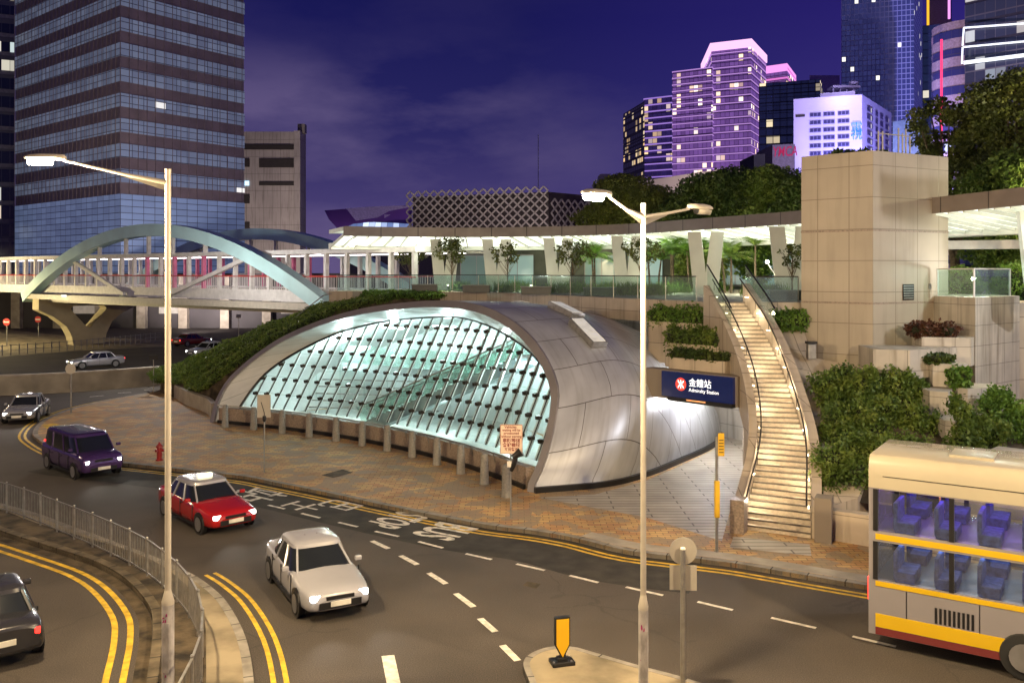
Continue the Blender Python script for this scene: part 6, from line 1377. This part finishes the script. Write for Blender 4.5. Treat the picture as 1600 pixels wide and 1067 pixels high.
# ------------------------------------------------------------------ vehicles
def paint(name, c, metal=.0): 
    m = mat(name, c, .25, metal=metal, var=.05, scale=.8); m.node_tree.nodes['Principled BSDF'].inputs['Coat Weight'].default_value = .6; return m
MA['carglass'] = mat('car_glass', (.015, .018, .02), .08, var=0, spec=.8)
MA['headlight'] = mat('headlight_lens', (1, 1, 1), .2, emit=(1., .97, .9), es=7)
MA['tail'] = mat('tail_light_lens', (.4, .01, .01), .3, emit=(1, .03, .02), es=4)
MA['plate'] = mat('number_plate', (.7, .68, .6), .5)
MA['rim'] = mat('alloy_rim', (.45, .45, .46), .3, metal=.8)
def car(name, label, cat, body, L_=4.5, W=1.76, H=1.45, van=False, group=None, lights=True, hood=1.05, roofm=None, beam=True):
    t = thing(name, label, cat, (0, 0, 0), group)
    h = L_/2; n_ = 26
    # lengthwise stations: x, half width at sill / waist, sill z, waist z (nose to tail)
    if van: st = [(h, .60, .62, .40, .62), (h-.06, .74, .78, .32, .86), (h-.25, .82, .84, .27, 1.0), (h-.9, .86, .87, .24, 1.08), (0, .87, .88, .22, 1.1), (-h+.5, .87, .88, .24, 1.1), (-h+.12, .84, .85, .3, 1.1), (-h, .78, .80, .42, 1.05)]
    else: st = [(h, .56, .55, .40, .56), (h-.05, .70, .70, .30, .66), (h-.22, .80, .79, .25, .75), (h-.7, .86, .86, .22, .82), (h-1.3, .88, .88, .20, .90), (.2, .88, .88, .20, .94), (-h+1.1, .88, .88, .20, .96), (-h+.4, .86, .85, .25, .97), (-h+.08, .80, .78, .32, .92), (-h, .72, .70, .42, .84)]
    k = W/1.76; rows_ = []; st = spline(st, 4)
    for x, ws, ww_, zs, zw in st:
        ws *= k; ww_ *= k
        rows_.append([V(x, -ws*.92, zs), V(x, -ws, zs+.08), V(x, -ww_*1.01, (zs+zw)/2+.06), V(x, -ww_*.97, zw-.05), V(x, -ww_*.82, zw+.01), V(x, 0, zw+.05), V(x, ww_*.82, zw+.01), V(x, ww_*.97, zw-.05), V(x, ww_*1.01, (zs+zw)/2+.06), V(x, ws, zs+.08), V(x, ws*.92, zs)])
    mb = MB(); mb.grid(rows_, closed=True); mb.add(rows_[0], [tuple(range(11))]); mb.add(rows_[-1], [tuple(range(10, -1, -1))]); ob_ = mb.build('body', body, t, smooth=True); sm_ = ob_.modifiers.new('smooth', 'SUBSURF'); sm_.levels = 1; sm_.render_levels = 1; ob_.data.polygons.foreach_set('use_smooth', [True]*len(ob_.data.polygons))
    [ob_.data.attributes.remove(ob_.data.attributes['sharp_edge'])] if 'sharp_edge' in ob_.data.attributes else None
    # greenhouse: glass frustum with painted roof and pillars
    if van: gx = [(h-.62, h-1.25), (-h+.04, -h+.14)]
    else: gx = [(h-1.22, h-1.95), (-h+.62, -h+1.15)]
    zb = 1.0 if van else .86; wb, wt = .84*k, (.74 if van else .64)*k
    b_ = [V(gx[0][0], -wb*.96, zb), V(gx[1][0], -wb, zb), V(gx[1][0], wb, zb), V(gx[0][0], wb*.96, zb)]; t_ = [V(gx[0][1], -wt, H-.05), V(gx[1][1], -wt, H-.05), V(gx[1][1], wt, H-.05), V(gx[0][1], wt, H-.05)]
    mb = MB(); rg = []
    def ring(xf, xr, hw, z, sc_=1., n_=44):
        c0_ = (xf+xr)/2; a_ = (xf-xr)/2*sc_; out_ = []
        for q in range(n_):
            u = 2*math.pi*q/n_; cx_, sx_ = math.cos(u), math.sin(u); e_ = 2/6.
            out_.append(V(c0_+a_*math.copysign(abs(cx_)**e_, cx_), hw*sc_*math.copysign(abs(sx_)**e_, sx_), z))
        return out_
    def lv(t_): return (gx[0][0]+(gx[0][1]-gx[0][0])*t_, gx[1][0]+(gx[1][1]-gx[1][0])*t_, wb+(wt-wb)*t_, zb-.03+(H-.10-zb+.03)*t_)
    rg = [ring(*lv(t_)[:3], lv(t_)[3]) for t_ in (0, .25, .5, .75, .93)]; mb.grid(rg, closed=True); mb.build('windows', MA['carglass'], t, smooth=True)
    tp = lv(.93); rg = [ring(tp[0], tp[1], tp[2], tp[3], 1.006), ring(tp[0]-.03, tp[1]+.03, tp[2]-.01, H-.055, 1.), ring(tp[0]-.10, tp[1]+.10, tp[2]-.06, H-.02, 1.), ring(tp[0]-.3, tp[1]+.3, tp[2]-.2, H, 1.), ring(tp[0]-.8, tp[1]+.8, tp[2]-.5, H+.005, 1.)]
    mb = MB(); mb.grid(rg, closed=True); mb.add(rg[-1], [tuple(range(44))])
    def onw(fx, y_, t_, g_=1.012):
        a = lv(t_); xr_ = a[1]+(a[0]-a[1])*fx; c0_ = (a[0]+a[1])/2; q_ = abs((xr_-c0_)/((a[0]-a[1])/2)); return V(xr_, y_*a[2]*g_*max(0, 1-q_**6)**(1/6.), a[3])
    for y_ in (-1, 1):
        for fx in ((.035, .34, .66, .965) if not van else (.03, .33, .66, .965)):
            for t0_, t1_ in ((0, .5), (.5, .95)): mb.beam(onw(fx, y_, t0_), onw(fx, y_, t1_), .075 if fx in (.035, .965, .03) else .05, .05, up=(0, 1, 0))
    mb.build('roof', roofm or body, t, smooth=True)
    mb = MB()
    for y_ in (-1, 1):
        for x_ in ((.95, -.05, -1.0) if not van else (.9, -.1, -1.2)): mb.box((x_, y_*.884*k, .60), (.014, .03, .56))
        for x_ in ((.1, -.85) if not van else (.05, -.95)): mb.box((x_, y_*.895*k, .80), (.16, .03, .025))
        mb.box((0, y_*.882*k, .26), (L_-2.4, .04, .07))
    mb.build('door_trim', MA['black'], t)
    for x_ in (h-.85, -h+.85):
        for y_ in (-1, 1):
            yy = y_*(.80*k); mb = MB(); Mr = Matrix.Rotation(R(90), 4, 'X'); mb.lathe([(.26, -.10), (.31, -.09), (.32, -.05), (.32, .05), (.31, .09), (.26, .10)], (x_, yy, .32), 22, M=Mr); wh = mb.build('wheel', MA['rubber'], t, smooth=True)
            m2 = MB(); m2.lathe([(.05, .0), (.21, .01), (.23, .03)], (x_, yy+y_*.085, .32), 18, M=Matrix.Rotation(R(-90*y_), 4, 'X')); m2.build('rim', MA['rim'], wh, smooth=True)
            m2 = MB(); m2.lathe([(.37, -.02), (.37, .02)], (x_, y_*.875*k, .33), 20, M=Mr); m2.build('wheel_arch', MA['black'], t)
    for y_ in (-1, 1):
        mb = MB(); mb.box((h-.09, y_*.58*k, .62 if not van else .74), (.14, .28, .13), rz=-y_*.35); mb.build('headlight', MA['headlight'] if lights else MA['plate'], t, bevel=.02)
        mb = MB(); mb.box((-h+.06, y_*.62*k, .76 if not van else .95), (.12, .22, .14 if not van else .4), rz=y_*.3); mb.build('tail_light', MA['tail'] if lights else MA['redcast'], t, bevel=.02)
        mb = MB(); mb.box((h-(1.55 if not van else .95), y_*(.96*k), .98 if not van else 1.2), (.12, .18, .12), rz=0); mb.build('mirror', body, t, bevel=.03)
        if lights and beam: lamp('SPOT', (h+.12, y_*.58*k, .62), 70, (1., .93, .82), t, .05, (h+7, y_*1.0, 0), 66, 1.)
    mb = MB(); mb.box((h-.0, 0, .44), (.05, 1.05, .16)); mb.box((h-.02, 0, .60 if not van else .78), (.05, .7, .09)); mb.build('grille', MA['black'], t)
    for x_ in (h+.035, -h-.01): mb = MB(); mb.box((x_, 0, .47 if x_ > 0 else .62), (.03, .5, .12)); mb.build('number_plate', MA['plate'], t)
    return t
def put(t, px, py, px2, py2, back=0.): a = G(px, py); b = G(px2, py2); t.location = a; t.rotation_euler = (0, 0, math.atan2(b.y-a.y, b.x-a.x)); return t
put(car('white_saloon_car', 'white saloon car with lit headlights rounding the bend nearest the camera', 'car', paint('pearl_white_paint', (.34, .34, .37)), group='cars on the near bend'), 492, 925, 545, 985)
put(car('taxi', 'red taxi with silver roof and lit headlights between the two lamp poles', 'car', paint('red_taxi_paint', (.35, .012, .012)), L_=4.6, roofm=paint('silver_roof_paint', (.50, .50, .52), .4), group='cars on the near bend'), 322, 812, 392, 846)
put(car('purple_minivan', 'violet people carrier with lit headlights just left of the first lamp pole', 'car', paint('violet_paint', (.07, .035, .13), .3), L_=4.6, W=1.8, H=1.75, van=True, group='cars on the near bend'), 128, 735, 185, 757)
put(car('silver_hatchback', 'silver car with lit headlights entering the bend at the left edge', 'car', paint('silver_paint', (.42, .43, .45), .5), L_=4.1, group='cars on the near bend'), 42, 655, 12, 672)
put(car('dark_car', 'dark car with red tail lights leaving at the bottom left edge', 'car', paint('dark_paint', (.03, .03, .035), .2), L_=4.4, group='cars on the near bend'), -22, 1000, -60, 925)
put(car('white_saloon_car', 'white car heading left on the far road behind the parapet wall', 'car', paint('far_white_paint', (.5, .5, .52)), group='cars on the far road', beam=False), 325, 556, 250, 564)
put(car('dark_red_car', 'dark red car with glowing tail lights on the far road beyond the bridge pier', 'car', paint('dark_red_paint', (.16, .02, .02)), group='cars on the far road', beam=False), 300, 540, 380, 533)
put(car('silver_car', 'pale car heading left on the far road under the round sign', 'car', paint('far_silver_paint', (.45, .45, .48), .4), group='cars on the far road', beam=False), 150, 574, 60, 580)
put(car('parked_van', 'white van parked in the dark under the footbridge', 'van', paint('van_white_paint', (.5, .5, .5)), L_=4.9, W=1.85, H=2.0, van=True, lights=False, group='vehicles parked under the footbridge'), 268, 509, 230, 509.5)
put(car('parked_car', 'small pale car parked right of the white van under the footbridge', 'car', paint('parked_pale_paint', (.4, .4, .42)), lights=False, group='vehicles parked under the footbridge'), 302, 510, 330, 509.5)
tx = bpy.data.objects['taxi']; mb = MB(); mb.box((-.1, 0, 1.52), (.16, .5, .14)); mb.build('roof_sign', mat('taxi_roof_sign', (.8, .8, .6), .4, emit=(1, .95, .6), es=1.5), tx, bevel=.02)

# double decker bus at the kerb
BD_ = V(.832, -.554, 0); BN = V(-.554, -.832, 0)     # BN: from the kerb towards the road
TBU = thing('double_decker_bus', 'double decker bus, cream roof and yellow stripes, driving out at the right edge', 'bus', (0, 0, 0))
L_ = 11.2; W = 2.5; Hb = 4.38
def bprism(prof_, x0, x1, m_, nm, par=TBU, side=None, smooth=False):
    mb = MB(); n_ = len(prof_); mb.add([V(x0, y, z) for y, z in prof_]+[V(x1, y, z) for y, z in prof_], [tuple(range(n_-1, -1, -1)), tuple(range(n_, 2*n_))]+[(i, (i+1) % n_, (i+1) % n_+n_, i+n_) for i in range(n_)]); return mb.build(nm, m_, par, smooth=smooth)
w2 = W/2
MA['buscream'] = paint('bus_cream_paint', (.42, .375, .28)); MA['busgrey'] = paint('bus_silver_paint', (.33, .31, .33), .3); MA['busyellow'] = paint('bus_yellow_paint', (.62, .40, .012)); MA['busred'] = paint('bus_dark_red_paint', (.16, .03, .03))
bprism([(-w2, .32), (w2, .32), (w2, 1.56), (-w2, 1.56)], 0, L_, MA['busgrey'], 'lower_body')
bprism([(-w2, 2.42), (w2, 2.42), (w2, 2.66), (-w2, 2.66)], 0, L_, MA['busgrey'], 'middle_band')
bprism([(-w2, 3.60), (w2, 3.60), (w2, 3.62), (-w2, 3.62)], 0, L_, MA['busgrey'], 'ceiling')
for x0_, x1_ in ((0, .12), (L_-.12, L_)):
    for z0_, z1_ in ((1.56, 2.42), (2.66, 3.60)): bprism([(-w2+.01, z0_), (w2-.01, z0_), (w2-.01, z1_), (-w2+.01, z1_)], x0_+.001, x1_-.001, MA['busgrey'], 'end_wall')
MA['seat'] = mat('bus_seat', (.05, .07, .22), .8, var=.4, scale=8); MA['pole_y'] = mat('bus_grab_pole', (.65, .45, .05), .4)
for z_ in (1.56, 2.66):
    for k in range(12):
        m1 = MB()
        for y_ in (-.78, .78): m1.box((.75+k*.84, y_, z_+.12), (.42, .85, .24)); m1.box((.56+k*.84, y_, z_+.36), (.09, .85, .62))
        m1.build('seat_row', MA['seat'], TBU, bevel=.02)
        if k % 3 == 1: m1 = MB(); m1.tube([(.5+k*.84, -.3, z_), (.5+k*.84, -.3, z_+.84)], .02, 6); m1.build('grab_pole', MA['pole_y'], TBU)
MA['busled1'] = mat('violet_ceiling_led', (1, 1, 1), .4, emit=(.42, .20, 1.), es=16); MA['busled2'] = mat('white_ceiling_led', (1, 1, 1), .4, emit=(.55, .75, 1.), es=8)
for z_, m_ in ((3.585, MA['busled1']), (2.405, MA['busled2'])):
    for y_ in (-.6, .6): m1 = MB(); m1.box((L_/2, y_, z_), (L_-.8, .16, .02)); m1.build('ceiling_light', m_, TBU)
rp2 = [(-w2, 3.623)]+[(-w2+.0+ .22*(1-math.cos(a)), 3.95+.40*math.sin(a)) for a in [i*math.pi/2/5 for i in range(6)]]+[(w2-.22*(1-math.cos(a)), 3.95+.40*math.sin(a)) for a in [(5-i)*math.pi/2/5 for i in range(6)]]+[(w2, 3.623)]
bprism([(-y, z) for y, z in rp2], 0, L_, MA['buscream'], 'roof', smooth=True)
def bside(z0, z1, m_, nm, x0=.15, x1=L_-.15, o_=.012):
    for s_ in (-1, 1):
        mb = MB(); y = s_*(w2+o_)
        if 'window' not in nm: mb.box(((x0+x1)/2, y-s_*o_*.4, (z0+z1)/2), (x1-x0, o_*1.2, z1-z0)); mb.build(nm, m_, TBU)
        if 'window' in nm:
            mb = MB(); yy = s_*(w2+o_*1.5)
            for k in range(7):
                a = x0+(x1-x0)*k/7+.04; b = x0+(x1-x0)*(k+1)/7-.04; q = [V(a, yy, z0+.05), V(b, yy, z0+.05), V(b, yy, z1-.05), V(a, yy, z1-.05)]
                m1 = MB(); m1.add(q if s_ < 0 else q[::-1], [(0, 1, 2, 3)]); m1.build('window', m_, TBU)
                m1 = MB(); m1.box((a-.04, y-s_*.03, (z0+z1)/2), (.10, .07, z1-z0)); m1.build('window_pillar', MA['black'], TBU)
MA['busglass'] = glassmat('bus_window_glass', (.62, .66, .74), .3, .97)
bside(2.66, 3.60, MA['busglass'], 'upper_window'); bside(1.56, 2.42, MA['busglass'], 'lower_window'); bside(2.47, 2.60, MA['busyellow'], 'stripe'); bside(1.42, 1.53, MA['busyellow'], 'stripe'); bside(.50, .80, MA['busyellow'], 'skirt_stripe'); bside(.33, .49, MA['busred'], 'skirt')
for x0_ in (3.1, L_-2.6):
    for s_ in (-1, 1):
        mb = MB(); Mr = Matrix.Rotation(R(90), 4, 'X'); mb.lathe([(.40, -.13), (.47, -.12), (.49, -.08), (.49, .08), (.47, .12), (.40, .13)], (x0_, s_*(w2-.08), .49), 26, M=Mr); wh = mb.build('wheel', MA['rubber'], TBU, smooth=True); m2 = MB(); m2.lathe([(.06, 0), (.26, .02), (.3, .05)], (x0_, s_*(w2+.04), .49), 20, M=Matrix.Rotation(R(-90*s_), 4, 'X')); m2.build('rim', MA['rim'], wh, smooth=True)
mb = MB(); mb.box((-.012, 0, 3.1), (.02, 2.1, .75)); mb.build('rear_window', MA['carglass'], TBU); mb = MB(); mb.box((-.012, 0, .95), (.02, 1.9, .7)); mb.build('engine_grille', MA['black'], TBU)
mb = MB(); mb.box((L_+.012, 0, 3.1), (.02, 2.3, .95)); mb.box((L_+.012, 0, 1.75), (.02, 2.3, 1.2)); mb.build('windscreen', MA['carglass'], TBU)
for s_ in (-1, 1): mb = MB(); mb.box((-.02, s_*1.1, 1.3), (.04, .12, .5)); mb.build('tail_light', MA['tail'], TBU); mb = MB(); mb.box((L_+.02, s_*.95, .75), (.05, .35, .18)); mb.build('headlight', MA['headlight'], TBU)
mb = MB(); [mb.box((.8+k*1.45, s_*(w2+.003), 1.1), (.015, .012, .6)) for k in range(8) for s_ in (-1, 1)]; [mb.box((1.4+k*.09, -w2-.004, 1.0), (.05, .012, .34)) for k in range(9)]; mb.box((L_/2, -w2-.003, 3.9), (L_-.6, .012, .015)); mb.build('panel_seams', MA['black'], TBU)
mb = MB(); [mb.box((2.0+k*3.2, 0, 4.37), (.9, .9, .06)) for k in range(3)]; mb.build('roof_vents', MA['buscream'], TBU)
kc = V(11.55, 23.1, 0); st_ = kc+BN*2.95+BD_*-1.35; TBU.location = st_; TBU.rotation_euler = (0, 0, math.atan2(BD_.y, BD_.x))

# people? none in view. final tidy: every top-level thing keeps its own origin
for o in list(bpy.data.objects):
    if '_o' in o: del o['_o']
print('objects', len(bpy.data.objects))
